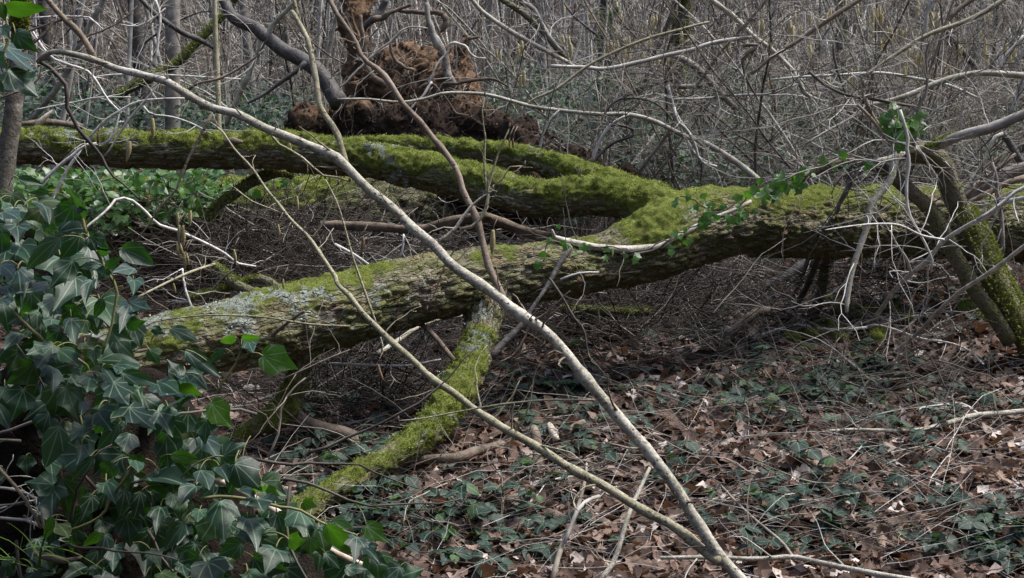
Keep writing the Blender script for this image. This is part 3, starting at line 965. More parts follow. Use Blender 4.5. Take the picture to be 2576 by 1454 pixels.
def build_uprooted():
    root = empty('uprooted_tree', P(1080, 600, 13.6), 'uprooted tree behind the fallen trunk, its root plate of reddish soil and roots upended', 'uprooted tree')
    soil = [[(985, 262, 13.6, 70), (1030, 190, 13.6, 92), (1060, 135, 13.65, 62)], [(1120, 290, 13.5, 80), (1125, 200, 13.6, 70), (1140, 140, 13.7, 45)], [(1120, 150, 13.6, 34), (1170, 140, 13.65, 26), (1195, 128, 13.7, 13)],
            [(915, 330, 13.7, 50), (903, 180, 13.8, 32), (893, 40, 13.9, 26), (890, -60, 14.0, 20)], [(745, 330, 13.7, 16), (790, 318, 13.6, 48), (900, 335, 13.4, 72), (1050, 350, 13.3, 88), (1200, 345, 13.3, 78), (1330, 372, 13.2, 66), (1440, 415, 13.2, 50), (1530, 445, 13.2, 30)],
            [(860, 450, 13.3, 110), (1200, 470, 13.2, 110), (1400, 500, 13.2, 60)], [(1480, 455, 13.2, 20), (1560, 440, 13.1, 32), (1640, 462, 13.1, 18)]]
    v, q, e, pid, s_, rad, r = fused(soil, 0.026, 2)
    n = vnormals(v, q)
    w1, w2, rid = worley(v * 5.5, 61)
    w3, w4, r3 = worley(v * 14, 63)
    k = (fbm(v * 2.2, 4, 65) - 0.5) * 0.42 + (0.55 - w1) * 0.11 + (0.5 - w3) * 0.05 * (0.3 + r3) + (fbm(v * 26, 2, 69) - 0.5) * 0.06
    v = v + n * k[:, None]
    px, py, _ = proj(v)
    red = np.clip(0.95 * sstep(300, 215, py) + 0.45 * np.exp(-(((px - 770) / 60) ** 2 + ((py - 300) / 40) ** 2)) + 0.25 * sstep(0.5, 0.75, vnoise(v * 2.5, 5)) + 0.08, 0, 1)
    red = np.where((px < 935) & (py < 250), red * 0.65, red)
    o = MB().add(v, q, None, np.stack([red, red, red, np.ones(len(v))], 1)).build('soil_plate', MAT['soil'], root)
    rng = np.random.default_rng(12)
    n = vnormals(v, q)
    front = np.where((n[:, 1] < 0.3) & (py < 470))[0]
    kk = rng.choice(front, 3200)
    tet = np.array([(1, 0, -0.6), (-0.6, 0.9, -0.5), (-0.6, -0.9, -0.5), (0.1, 0, 1.0), (0.5, 0.6, 0.4)], float)
    tf = np.array([(0, 2, 1), (0, 4, 3), (4, 1, 3), (1, 2, 3), (2, 0, 3), (0, 1, 4)])
    sz = rng.uniform(0.006, 0.026, 3200) * (rng.random(3200) ** 2 + 0.4)
    ra = rng.normal(0, 1, (3200, 5, 3)) * 0.35
    cv = v[kk][:, None] + n[kk][:, None] * 0.01 + (tet[None] + ra) * sz[:, None, None]
    ct = np.repeat(np.clip(red[kk] + rng.normal(0, 0.25, 3200), 0, 1), 5)
    c2 = MB().add(cv.reshape(-1, 3), None, (tf[None] + (np.arange(3200) * 5)[:, None, None]).reshape(-1, 3), np.stack([ct, ct, ct, np.ones(len(ct))], 1)).build('soil_crumbs', MAT['soil'], o, smooth=False)
    c2['kind'] = 'stuff'
    roots = [
        (Z(2, (640, 20), (650, 110), (680, 210), (730, 320), (780, 430), (800, 560), (830, 640)), (13.2, 13.2), (16, 22, 26, 28, 30, 26), 'grey_bark'),
        (Z(2, (170, 110), (180, 220), (200, 330), (210, 430), (240, 530), (330, 600), (420, 640)), 13.3, (16, 18, 20, 24, 22), 'dead_wood'),
        (Z(2, (360, 0), (310, 90), (250, 150), (190, 210)), 13.4, (22, 30, 26), 'dark_bark'),
        (Z(2, (520, 20), (420, 80), (330, 130), (250, 150)), 13.3, (12, 18, 22), 'dead_wood'),
        (Z(2, (340, 230), (380, 340), (420, 430), (480, 480), (570, 525)), 13.05, (7, 12, 14, 12), 'dead_wood'),
        (Z(2, (440, 70), (560, 90), (680, 100), (770, 110)), 13.4, (14, 16, 18), 'dead_wood'),
        (Z(2, (770, 110), (800, 150), (770, 210), (750, 230)), 13.4, (22, 20, 6), 'dead_wood'),
        (Z(2, (860, 340), (900, 290), (950, 270), (1020, 262)), 13.4, (28, 24, 14, 6), 'dead_wood'),
        (Z(2, (870, 400), (920, 340), (930, 270), (905, 245)), 13.4, (22, 20, 12), 'soil'),
        (Z(2, (850, 320), (850, 420), (860, 520), (880, 640)), 13.3, (12, 18, 18), 'dark_bark'),
        (Z(2, (750, 610), (850, 610), (950, 580), (1030, 570), (1120, 580), (1240, 615)), 13.0, (10, 12, 13, 12, 6), 'dead_wood'),
        (Z(2, (640, 640), (720, 470), (790, 390), (815, 325), (880, 325), (940, 345), (990, 400), (1080, 420)), 13.0, (6, 8, 9, 8, 5), 'twig_pale'),
        (Z(2, (0, 640), (100, 560), (200, 460), (330, 330), (430, 250), (520, 210), (650, 205)), 12.9, (6, 7, 8, 7, 5), 'twig_pale'),
        (Z(2, (580, 660), (640, 620), (680, 580)), 13.0, (18, 14, 8), 'dead_wood'),
        (Z(2, (530, 800), (600, 700), (680, 590)), 12.95, (6, 9, 8), 'twig_pale'),
        (Z(2, (60, 400), (110, 430), (170, 430), (260, 440)), 13.4, (6, 14, 18), 'dark_bark'),
        (Z(2, (760, 690), (820, 770), (870, 830), (960, 840), (800, 870)), 12.9, (6, 7, 6, 3), 'dead_wood'),
        (Z(2, (140, 560), (180, 480), (170, 300), (120, 180), (100, 60)), 13.6, (18, 16, 18, 12, 8), 'soil'),
    ]
    for pts, d, w, m in roots:
        p, r = W3(pts, d, np.atleast_1d(w) * 0.72, 0.03)
        p = p + (np.stack([fbm(p * 7, 2, j) for j in (1, 2, 3)], 1) - 0.5) * 0.06
        mb = MB(); tube(mb, p, r, 9, 0.45, 9, (0.6, 0.6, 0.6, 1))
        mb.build('root', MAT[m], root)
    for i in range(380):
        x, y = rng.uniform(860, 1420), rng.uniform(20, 430)
        if y < 70 + max(0, x - 1120) * 0.9: continue
        st = P(x, y, 13.15 - 0.1 * rng.random())
        p, r = grow(st, (rng.normal(0, 1), -0.35 + rng.normal(0, 0.2), -0.6 + rng.normal(0, 0.6)), rng.uniform(0.12, 0.55), rng.uniform(0.0015, 0.0038), rng, 0.55, 0.08, 9)
        mb = MB(); tube(mb, p, r, 4)
        mb.build('rootlet', MAT[rng.choice(['twig_pale', 'twig_brown', 'dead_wood'])], root, colors=False)
    # its trunk, ridged bark, lying to the left
    v, q, e, pid, s, rad, r = fused([[(1180, 500, 13.5, 100), (1060, 520, 13.1, 92), (900, 533, 12.7, 88), (700, 536, 12.5, 86), (500, 534, 12.4, 84), (250, 530, 12.4, 80), (0, 528, 12.5, 76), (-250, 526, 12.6, 72)]], 0.022, 4)
    n = vnormals(v, q)
    w1, w2, rid = worley(np.concatenate([(s / 0.12)[:, None], rad / 0.06], 1) + (fbm(v * 9, 2, 3) - 0.5)[:, None], 14)
    px, py, _ = proj(v)
    moss = np.clip(0.2 + 0.75 * n[:, 2] + 0.8 * (fbm(v * 4, 4, 6) - 0.5) + 0.2 * sstep(700, 400, px), 0, 1) * sstep(1000, 800, px)
    v = v + n * (np.clip((w2 - w1) / 0.4, 0, 1) * 0.035 * (0.5 + rid))[:, None]
    o = MB().add(v, q, None, np.stack([moss, np.zeros(len(v)), rid * 0.5, np.ones(len(v))], 1)).build('trunk', MAT['dark_oak'], root)
    set_barkco(o.data, np.concatenate([(s / 0.10)[:, None], rad / 0.045], 1))
    o['label'] = 'dark ridged trunk lying under ivy and moss'
    k = rng.choice(np.where(moss > 0.55)[0], 9000)
    vv, tt, cc = fronds(v[k] + rng.normal(0, 0.01, (len(k), 3)), n[k], rng, 0.022, 0.006)
    b = MB().add(vv, None, tt, cc).build('moss', MAT['moss'], o, smooth=False)
    b['kind'] = 'stuff'


build_uprooted()

# ------------------------------------------------------------------ leaf shapes
def leaf_grid(half, rows=(0, 0.5, 1.0)):
    """half: outline from base to tip on the +x side, with the matching y on the midrib. Returns flat (x,y) verts, quads"""
    half = np.asarray(half, float)
    n = len(half)
    mid_y = np.linspace(half[0][1] * 0.0, half[-1][1], n)
    vs, q = [], []
    idx = {}
    for side in (1, -1):
        for ri, r in enumerate(rows):
            for k in range(n):
                if ri == 0 and side == -1:
                    idx[(side, ri, k)] = idx[(1, 0, k)]
                    continue
                x = half[k][0] * r
                y = mid_y[k] * (1 - r) + half[k][1] * r
                idx[(side, ri, k)] = len(vs)
                vs.append((side * x, y))
        for ri in range(len(rows) - 1):
            for k in range(n - 1):
                f = [idx[(side, ri, k)], idx[(side, ri + 1, k)], idx[(side, ri + 1, k + 1)], idx[(side, ri, k + 1)]]
                q.append(f if side == 1 else f[::-1])
    return np.array(vs), np.array(q)


IVY5 = [(0.0, 0.0), (0.16, -0.10), (0.36, -0.09), (0.47, 0.03), (0.42, 0.17), (0.40, 0.27), (0.52, 0.42), (0.57, 0.50), (0.42, 0.52), (0.29, 0.56), (0.20, 0.72), (0.10, 0.88), (0.0, 1.0)]
IVY3 = [(0.0, 0.0), (0.15, -0.07), (0.36, -0.02), (0.50, 0.14), (0.55, 0.31), (0.58, 0.40), (0.44, 0.50), (0.30, 0.60), (0.18, 0.75), (0.08, 0.90), (0.0, 1.0)]
IVY1 = [(0.0, 0.0), (0.12, -0.03), (0.30, 0.06), (0.41, 0.22), (0.43, 0.38), (0.36, 0.56), (0.25, 0.73), (0.12, 0.89), (0.0, 1.0)]
BRAM = [(0.0, 0.0), (0.12, 0.0), (0.26, 0.08), (0.36, 0.25), (0.38, 0.42), (0.33, 0.60), (0.23, 0.77), (0.09, 0.92), (0.0, 1.0)]
OAK = [(0.0, 0.0), (0.04, 0.06), (0.13, 0.16), (0.09, 0.24), (0.21, 0.34), (0.14, 0.43), (0.28, 0.55), (0.17, 0.63), (0.26, 0.76), (0.14, 0.82), (0.13, 0.94), (0.0, 1.0)]


def bent_leaf(outline, rng, fold=0.25, curl=0.25, wave=0.05, rows=(0, 0.5, 1.0), twist=0.0):
    p, q = leaf_grid(outline, rows)
    x, y = p[:, 0].copy(), p[:, 1].copy()
    x = x + 0.06 * rng.normal() * y * (1 - y) * 2
    ax = np.abs(x)
    z = fold * ax - curl * (y - 0.25) ** 2 + wave * np.sin(y * 9 + rng.uniform(0, 6)) * ax * 2 + wave * np.sin(x * 11 + rng.uniform(0, 6)) * 0.5 + twist * x * y - 0.35 * curl * ax ** 2
    return np.stack([x, y, z], 1), q, p


def leaf_mesh(name, outline, mat, rng, **k):
    v, q, uv = bent_leaf(outline, rng, **k)
    return MB().add(v, q, None, None, uv).mesh(name, mat)


def leaf_matrix(base, tip, normal, size, width=1.0):
    y = np.asarray(tip, float) - np.asarray(base, float)
    L = np.linalg.norm(y)
    y = y / L
    z = np.asarray(normal, float) - y * (np.asarray(normal, float) @ y)
    z /= np.linalg.norm(z)
    x = np.cross(y, z)
    M = Matrix.Identity(4)
    for i in range(3):
        M[i][0] = x[i] * size * width
        M[i][1] = y[i] * size
        M[i][2] = z[i] * size * 0.5 * (1 + width)
        M[i][3] = base[i]
    return M


def put(name, me, M, parent):
    o = bpy.data.objects.new(name, me)
    col.objects.link(o)
    o.parent = parent
    o.matrix_basis = Matrix.Translation(-Vector(parent.location)) @ M
    return o


_r = np.random.default_rng(5)
IVY_SHAPES = {'5': [leaf_mesh('ivy_leaf', IVY5, MAT['ivy'], _r, fold=_r.uniform(-0.25, 0.45), curl=_r.uniform(-0.1, 0.7), wave=_r.uniform(0.03, 0.12)) for _ in range(6)],
              '3': [leaf_mesh('ivy_leaf', IVY3, MAT['ivy'], _r, fold=_r.uniform(-0.25, 0.45), curl=_r.uniform(-0.1, 0.6), wave=_r.uniform(0.03, 0.12)) for _ in range(6)],
              '1': [leaf_mesh('ivy_leaf', IVY1, MAT['ivy'], _r, fold=_r.uniform(-0.1, 0.4), curl=_r.uniform(0.0, 0.5), wave=0.05) for _ in range(6)]}
IVY_BACKLIT = {k: [leaf_mesh('ivy_leaf', o, MAT['ivy_backlit'], _r, fold=0.1, curl=_r.uniform(0, 0.3), wave=0.04) for _ in range(6)] for k, o in (('5', IVY5), ('3', IVY3), ('1', IVY1))}
IVY_SMALL = [leaf_mesh('ivy_leaf', o, MAT['ivy_small'], _r, fold=0.2, curl=_r.uniform(0, 0.3), wave=0.04, rows=(0, 1.0)) for o in (IVY3, IVY5, IVY1, IVY1)]
BRAM_SHAPES = [leaf_mesh('leaflet', BRAM, MAT['bramble'], _r, fold=_r.uniform(0.05, 0.35), curl=_r.uniform(0.1, 0.5), wave=0.05) for _ in range(5)]
OAK_SHAPES = [leaf_mesh('oak_leaf', OAK, MAT['leaf_one'], _r, fold=_r.uniform(-0.5, 0.6), curl=_r.uniform(-0.9, 0.9), wave=0.1, twist=_r.uniform(-0.6, 0.6)) for _ in range(8)]

# ------------------------------------------------------------------ catkins
def catkin_mesh(name, mat, bend, seed):
    rng = np.random.default_rng(seed)
    n = 16
    z = np.linspace(0, -1, n)
    p = np.stack([bend * (z ** 2) * 0.5, np.zeros(n), z], 1)
    r = 0.105 * np.clip(np.sin(np.linspace(0.5, 2.95, n)), 0.25, 1) * (1 + 0.13 * (np.arange(n) % 2))
    mb = MB(); tube(mb, p, r, 7, 0.15, seed)
    return mb.mesh(name, mat, colors=False)


CATKINS = [catkin_mesh('catkin', MAT['catkin'], 0.0, 1), catkin_mesh('catkin', MAT['catkin'], 0.25, 2), catkin_mesh('catkin', MAT['catkin_old'], 0.5, 3)]


def catkin(parent, x, y, d, lenpx, kind=0, rot=0.0):
    s = lenpx * d / FPX * 1.15
    M = Matrix.Translation(Vector(P(x, y, d))) @ Matrix.Rotation(rot, 4, 'Z') @ Matrix.Rotation(random.uniform(-0.12, 0.12), 4, 'Y') @ Matrix.Diagonal((s, s, s, 1))
    return put('catkin', CATKINS[kind], M, parent)


# ------------------------------------------------------------------ traced stems and branches
def stem_part(root, name, pts, d, w, mat, sides=10, rough=0.10, step=0.03, nodes=True, seed=0):
    p, r = W3(pts, d, w, step)
    if nodes:                                           # swollen nodes along the stem
        rng = np.random.default_rng(abs(hash((round(pts[0][0]), round(pts[0][1])))) % 9999)
        s = np.arange(len(p)) * step
        k = 0.1
        while k < s[-1]:
            r = r * (1 + rng.uniform(0.08, 0.34) * np.exp(-((s - k) / (0.012 + r * 0.5)) ** 2))
            k += rng.uniform(0.10, 0.26)
    mb = MB(); tube(mb, p, r, sides, rough, seed)
    mb.build(name, MAT[mat], root, colors=False)
    return p, r


def side_twigs(root, p, r, n, rng, length=(0.1, 0.35), mat='twig_brown', rad=0.35, towards=(0, 0, 0), droop=0.0, sub=1, name='twig', rmax=0.006, t0=0.1):
    for _ in range(n):
        i = rng.integers(int(len(p) * t0), len(p) - 1)
        d = rng.normal(0, 1, 3) + np.asarray(towards)
        tg = p[min(i + 1, len(p) - 1)] - p[i]
        d = d + tg / (np.linalg.norm(tg) + 1e-9) * 0.7
        q, qr = grow(p[i], d, rng.uniform(*length), min(r[i] * rad, rmax), rng, 0.3, droop, 8, 0.08)
        mb = MB(); tube(mb, q, np.maximum(qr, 0.0009), 5)
        for _s in range(sub):
            j = rng.integers(2, len(q) - 1)
            q2, r2 = grow(q[j], q[j] - q[j - 1] + rng.normal(0, 0.02, 3), rng.uniform(0.3, 0.6) * length[0] * 2, qr[j] * 0.7, rng, 0.3, droop, 5, 0.1)
            tube(mb, q2, np.maximum(r2, 0.0008), 4)
        mb.build(name, MAT[mat], root, colors=False)


def build_hazel():
    rng = np.random.default_rng(21)
    base = P(1960, 1640, 3.2)
    root = empty('leaning_hazel', base, 'near hazel with smooth grey stems slanting across the view from its base', 'hazel tree')
    A = Z(9, (900, 1900), (560, 1560)) + Z(9, (480, 1454), (330, 1290), (110, 960), (0, 780)) + Z(8, (2280, 560), (2095, 345), (1800, 0)) + Z(5, (1650, 1175), (1500, 1020), (1280, 870), (1200, 800), (1000, 660), (830, 545), (700, 400), (560, 290), (400, 130), (230, 0)) + \
        Z(1, (2450, 1150), (2300, 1080), (2100, 1000), (1900, 920), (1730, 830), (1560, 790), (1400, 710), (1210, 590), (1150, 575), (1000, 535), (850, 500), (700, 440), (560, 400), (440, 375), (340, 390), (275, 450))
    dA = np.interp(np.linspace(0, 1, len(A)), [0, 0.4, 1], [3.15, 3.3, 3.75])
    wA = np.interp(np.linspace(0, 1, len(A)), [0, 0.2, 0.42, 0.6, 0.75, 0.9, 1], [30, 28, 25, 22.5, 19, 15.5, 11])
    p, r = stem_part(root, 'stem', A, dA, wA, 'hazel', 14)
    side_twigs(root, p, r, 34, rng, (0.02, 0.16), 'hazel_brown', 0.25, (0, -0.2, 0.3), rmax=0.004)
    B = Z(9, (330, 1330), (250, 1285), (0, 1080)) + Z(8, (2200, 950), (1950, 790), (1700, 660), (1450, 500), (1200, 360), (1000, 230), (850, 110), (680, 0)) + Z(5, (520, 1210), (400, 1110), (290, 1000), (180, 890), (90, 770), (0, 690)) + \
        Z(4, (2450, 650), (2350, 500), (2250, 350), (2180, 280), (2100, 200), (2000, 70), (1940, 0)) + Z(1, (1830, 1220), (1700, 1080), (1620, 960), (1530, 890))
    dB = np.interp(np.linspace(0, 1, len(B)), [0, 1], [3.17, 3.9])
    wB = np.interp(np.linspace(0, 1, len(B)), [0, 0.25, 0.45, 0.7, 1], [26, 20, 15, 9, 4])
    p, r = stem_part(root, 'stem', B, dB, wB, 'hazel_green', 12)
    side_twigs(root, p, r, 22, rng, (0.02, 0.2), 'hazel_green', 0.3, (0, 0, 0.3), rmax=0.003)
    br = [
        (Z(5, (1215, 800), (1150, 660), (1100, 560), (1060, 400), (1020, 230), (960, 100), (910, 0)) + Z(2, (870, 1240), (760, 1080), (690, 1000), (600, 880), (480, 760), (380, 600), (290, 500), (180, 420), (120, 280), (0, 110)) + [(830, 0), (800, -60)], (3.35, 3.6), (17, 15.5, 14, 11), 'hazel_brown'),
        (Z(1, (2520, 1220), (2500, 1130), (2440, 950), (2330, 780), (2300, 600), (2240, 300), (2180, 180), (2120, 75)), (3.5, 3.6), (16, 15, 14, 12), 'hazel_green'),
        (Z(1, (2190, 200), (2150, 80), (2140, 0), (2130, -60)), (3.6, 3.6), (11, 9), 'hazel_green'),
        (Z(1, (690, 430), (640, 330), (560, 220), (460, 130), (350, 0), (300, -80)), (3.7, 3.7), (16, 15, 12), 'hazel_brown'),
        (Z(1, (450, 145), (370, 170), (250, 210), (100, 270), (0, 290), (-80, 300)), 3.7, (6, 5, 4), 'hazel_brown'),
        (Z(1, (385, 165), (330, 240), (260, 300), (120, 400), (0, 450), (-60, 470)), 3.7, (7, 6, 5), 'hazel_brown'),
        (Z(1, (280, 445), (350, 480), (430, 560), (490, 640), (480, 760), (530, 860), (570, 940), (640, 1020), (720, 1110), (760, 1180), (800, 1260), (900, 1340), (1020, 1454)), (3.75, 3.8), (10, 11, 10, 8, 4), 'twig_brown'),
        (Z(1, (300, 480), (290, 560), (200, 640), (60, 690), (-20, 720)), 3.72, (5, 4), 'hazel_brown'),
        (Z(1, (745, 1150), (790, 1100), (850, 1000), (950, 850), (1080, 700), (1150, 610)), 3.8, (4, 5, 5, 3), 'twig_pale'),
        (Z(1, (1540, 830), (1490, 920), (1440, 1020), (1370, 1150), (1310, 1300), (1280, 1380), (1210, 1454)) + Z(4, (1150, 140), (1060, 280), (960, 400)), 3.6, (7, 6, 4), 'hazel_brown'),
        (Z(1, (1970, 980), (1980, 1020), (2050, 1060), (2160, 1120), (2250, 1190), (2330, 1270), (2420, 1280), (2544, 1320)), 3.5, (7, 6, 5), 'hazel_green'),
        (Z(5, (700, 390), (800, 330), (870, 265), (930, 170), (1010, 80), (1130, 0)), 3.4, (10, 9, 7, 4), 'hazel'),
        (Z(5, (890, 285), (960, 270), (1020, 240), (1060, 170), (1100, 80), (1085, 0)) + Z(2, (1090, 1380), (1130, 1240), (1180, 1080), (1215, 1010), (1250, 930)), 3.4, (8, 8, 6, 3), 'hazel_green'),
        (Z(2, (1085, 1400), (1075, 1300), (1065, 1150), (1075, 1000), (1050, 830), (1070, 700)), 3.4, (6, 5, 3), 'hazel_green'),
        (Z(2, (1110, 1370), (1190, 1310), (1240, 1220), (1330, 1200), (1360, 1205)), 3.4, (5, 4, 3), 'hazel_green'),
        (Z(5, (905, 285), (880, 370), (830, 470), (770, 560), (730, 690), (650, 880)), 3.4, (5, 4, 3), 'hazel_brown'),
        (Z(4, (2544, 990), (2380, 985), (2200, 970), (2000, 935), (1800, 915), (1500, 910), (1250, 935), (1080, 970), (1040, 1000)), 3.5, (6, 5, 4, 3), 'hazel_green'),
        (Z(5, (290, 1000), (220, 800), (150, 600), (120, 520), (60, 300), (0, 100)) + Z(2, (-90, 1300),), 3.6, (7, 6, 5, 3), 'hazel_green'),
        (Z(8, (1860, 160), (1700, 160), (1500, 160), (1200, 190), (900, 240), (640, 290), (440, 312)), 3.25, (6, 5, 4, 3), 'hazel_green'),
        (Z(4, (2210, 320), (2260, 350), (2330, 270), (2390, 150), (2430, 40), (2460, -40)), 3.7, (4, 4, 3), 'hazel_green'),
        (Z(4, (2240, 340), (2100, 200), (1980, 140), (1830, 80), (1700, -20)), 3.75, (4, 3), 'hazel_green'),
        (Z(8, (1560, 1454), (1620, 1250), (1690, 1100), (1740, 960), (1800, 740), (1810, 620)), (6.7, 7.6), (14, 13, 9, 6), 'twig_tan'),
        (Z(2, (2420, -30), (2560, -20)), 3.6, (3, 3), 'hazel_brown'),
    ]
    for i, (pts, d, w, m) in enumerate(br):
        if m == 'twig_tan': continue
        p, r = stem_part(root, 'branch', pts, d, w, m, 8, seed=i)
        side_twigs(root, p, r, max(2, len(p) // 14), rng, (0.03, 0.14), m, 0.4, (0, 0, 0.2), rmax=0.0025)
        # buds at the tip
        mb = MB(); q = p[-1]
        tube(mb, np.stack([q, q + np.array([0, 0, 0.006]), q + np.array([0.002, 0, 0.013])]), np.array([0.002, 0.0035, 0.0008]), 6)
        mb.build('bud', MAT['hazel_brown'], root, colors=False)
    for (x, y), ln, k in [(Z(4, (1290, 165))[0], 32, 0), (Z(4, (1385, 150))[0], 36, 0), (Z(4, (1302, 255))[0], 40, 0), (Z(4, (1330, 255))[0], 46, 0), (Z(4, (1290, 390))[0], 34, 1), (Z(4, (1310, 390))[0], 30, 1), (Z(4, (1340, 450))[0], 40, 1), (Z(4, (1355, 455))[0], 28, 1),
                          (Z(4, (1700, 432))[0], 34, 0), (Z(4, (1080, 35))[0], 24, 2), (Z(4, (2022, 250))[0], 28, 0), (Z(4, (2158, 45))[0], 32, 0), (Z(4, (1260, 675))[0], 24, 1), (Z(4, (1985, 650))[0], 20, 0), (Z(4, (2058, 645))[0], 24, 0),
                          (Z(1, (1110, 860))[0], 45, 0), (Z(1, (945, 1028))[0], 45, 1), (Z(1, (1205, 395))[0], 20, 2), (Z(1, (1165, 612))[0], 18, 2), (Z(1, (710, 960))[0], 28, 2), (Z(5, (1130, 290))[0], 55, 0), (Z(2, (1250, 1005))[0], 22, 2), (Z(2, (1275, 1005))[0], 24, 2), (Z(5, (185, 335))[0], 36, 2), (Z(8, (960, 105))[0], 20, 2), (Z(5, (295, 1265))[0], 36, 2)]:
        catkin(root, x, y, 3.62, ln, k, random.uniform(0, 6))
        # its little stalk
        q = P(x, y, 3.62)
        mb = MB(); tube(mb, np.stack([q + np.array([0, 0, -0.004]), q + np.array([0.003, 0, 0.012]), q + np.array([0.012, 0.01, 0.03])]), np.array([0.001, 0.0012, 0.0012]), 4)
        mb.build('catkin_stalk', MAT['hazel_brown'], root, colors=False)


build_hazel()


ROUGH = {'mossy_stem': (16, 0.22), 'dark_bark': (14, 0.25), 'dead_wood': (12, 0.3), 'old_bark': (18, 0.12)}


def one(name, label, cat, branches, twigs=0, tl=(0.15, 0.5), tm='twig_pale', group=None, seed=0, rough=0.12, sides=9, droop=0.0, sub=1, rmax=0.005, extra=None):
    """a thing made of traced branches: list of (part name, points, depth, widths, material)"""
    first = branches[0]
    d0 = np.atleast_1d(first[2])[0]
    root = empty(name, P(first[1][0][0], first[1][0][1], d0), label, cat, group)
    rng = np.random.default_rng(seed + 100)
    for k, br in enumerate(branches):
        nm, pts, d, w, m = br[:5]
        if len(br) > 5:                                 # rests on the ground: a all along, s at its start, e at its end
            gd = at_ground([x for x, y in pts], [y for x, y in pts])[1] - 0.04
            dl = np.interp(np.linspace(0, 1, len(pts)), np.linspace(0, 1, len(np.atleast_1d(d))), np.atleast_1d(d)) if len(np.atleast_1d(d)) > 1 else np.full(len(pts), float(np.atleast_1d(d)[0]))
            t = np.linspace(0, 1, len(pts))
            g = br[5]
            if g == 'a': dl = gd - 0.24
            elif g == 'e': dl = dl[0] + (gd[-1] + 0.05 - dl[0]) * t
            elif g == 's': dl = gd[0] + 0.05 + (dl[-1] - gd[0] - 0.05) * t
            elif g == 'se': dl = gd[0] + (gd[-1] - gd[0]) * t + 0.03
            d = dl
        mean = np.mean(np.atleast_1d(d))
        sd_, rg_ = ROUGH.get(m, (sides, rough))
        p, r = stem_part(root, nm, pts, d, w, m, sd_, max(rg_, rough), 0.03 if mean < 6 else 0.06, False, seed + k)
        if twigs:
            side_twigs(root, p, r, max(1, int(twigs * (1 if k == 0 else 0.6))), rng, tl, tm, 0.5, (0, -0.1, 0.2), droop, sub, rmax=rmax)
    if extra: extra(root, rng)
    return root


def mossed(root, pts, d, w, rng, n=2500, ln=0.02):
    """a sleeve of moss fronds on the upper side of a traced path"""
    p, r = W3(pts, d, w, 0.03)
    t, u, ww = frames(p)
    k = rng.integers(0, len(p), n)
    th = rng.uniform(0, 2 * math.pi, n)
    nn = u[k] * np.cos(th)[:, None] + ww[k] * np.sin(th)[:, None]
    keep = (nn[:, 2] + rng.normal(0, 0.4, n)) > -0.1
    k, nn = k[keep], nn[keep]
    pos = p[k] + nn * r[k][:, None] * 0.98 + t[k] * rng.uniform(-0.015, 0.015, len(k))[:, None]
    vv, tt, cc = fronds(pos, nn, rng, ln, 0.005)
    o = MB().add(vv, None, tt, cc).build('moss', MAT['moss'], root, smooth=False)
    o['kind'] = 'stuff'


# right hand leaning stems, their arch and shoots
R_A = Z(3, (1740, 1100), (1850, 1120), (1950, 1200), (1990, 1330), (2040, 1454)) + Z(6, (2080, 150), (2200, 350), (2280, 560), (2380, 750), (2500, 950), (2580, 1080), (2640, 1180))
one('leaning_tree', 'thick brown leaning stem with moss down its side, bent over at the top', 'tree',
    [('stem', Z(3, (1600, 860), (1640, 980)) + R_A, (9.7, 10.1), (46, 58, 60, 60, 64, 66, 80), 'mossy_stem'),
     ('branch', Z(3, (1750, 1090), (1850, 1080), (1950, 1040), (2100, 980), (2300, 930), (2544, 830), (2700, 780)), (9.7, 9.4), (24, 25, 26, 24), 'grey_bark'),
     ('branch', Z(3, (1760, 1080), (1680, 1090), (1580, 1150), (1450, 1172)), (9.65, 9.5), (20, 19, 12), 'hazel'),
     ('branch', Z(3, (1660, 1100), (1595, 1180), (1580, 1290), (1500, 1400), (1450, 1454)) + Z(6, (1420, 130), (1400, 270), (1340, 440), (1290, 600), (1270, 720), (1250, 870), (1255, 890)), (9.5, 9.3), (20, 18, 17, 14, 9), 'hazel'),
     ('branch', Z(3, (1740, 1070), (1750, 980), (1780, 880), (1770, 780), (1815, 720), (1840, 600), (1830, 400), (1870, 260)), 9.6, (12, 11, 9, 7, 5), 'twig_brown')],
    11, (0.3, 0.9), 'twig_pale', seed=1, sub=2, extra=lambda root, rng: (mossed(root, [(x + 14, y) for x, y in R_A[5:]], (9.75, 9.9), (50, 60, 66), rng, 6000), mossed(root, Z(3, (1850, 1075), (1950, 1030), (2030, 1000)), 9.6, 24, rng, 1500, 0.018)))
R_B = Z(3, (700, 1410), (800, 1360), (920, 1300), (1050, 1225), (1150, 1195), (1250, 1180), (1400, 1190), (1500, 1215), (1640, 1320), (1780, 1450)) + Z(6, (1800, 80), (1900, 200), (2000, 400), (2100, 580), (2200, 750), (2300, 880), (2390, 1020), (2440, 1100))
one('arching_stem', 'dark arched stem hung with ivy leaves, bowing over the fallen trunk to the ground', 'tree',
    [('stem', R_B[::-1], (10.0, 9.6), (40, 38, 38, 36, 30, 24, 18), 'mossy_stem'),
     ('shoot', Z(3, (1340, 1260), (1290, 1300), (1250, 1400), (1210, 1454)) + Z(6, (1180, 170),), 9.5, (16, 14, 10), 'twig_brown'),
     ('shoot', Z(3, (1560, 1240), (1440, 1170), (1280, 1130), (1200, 1150)), 9.6, (9, 7, 4), 'twig_brown')],
    16, (0.3, 1.0), 'twig_brown', seed=2, sub=2)
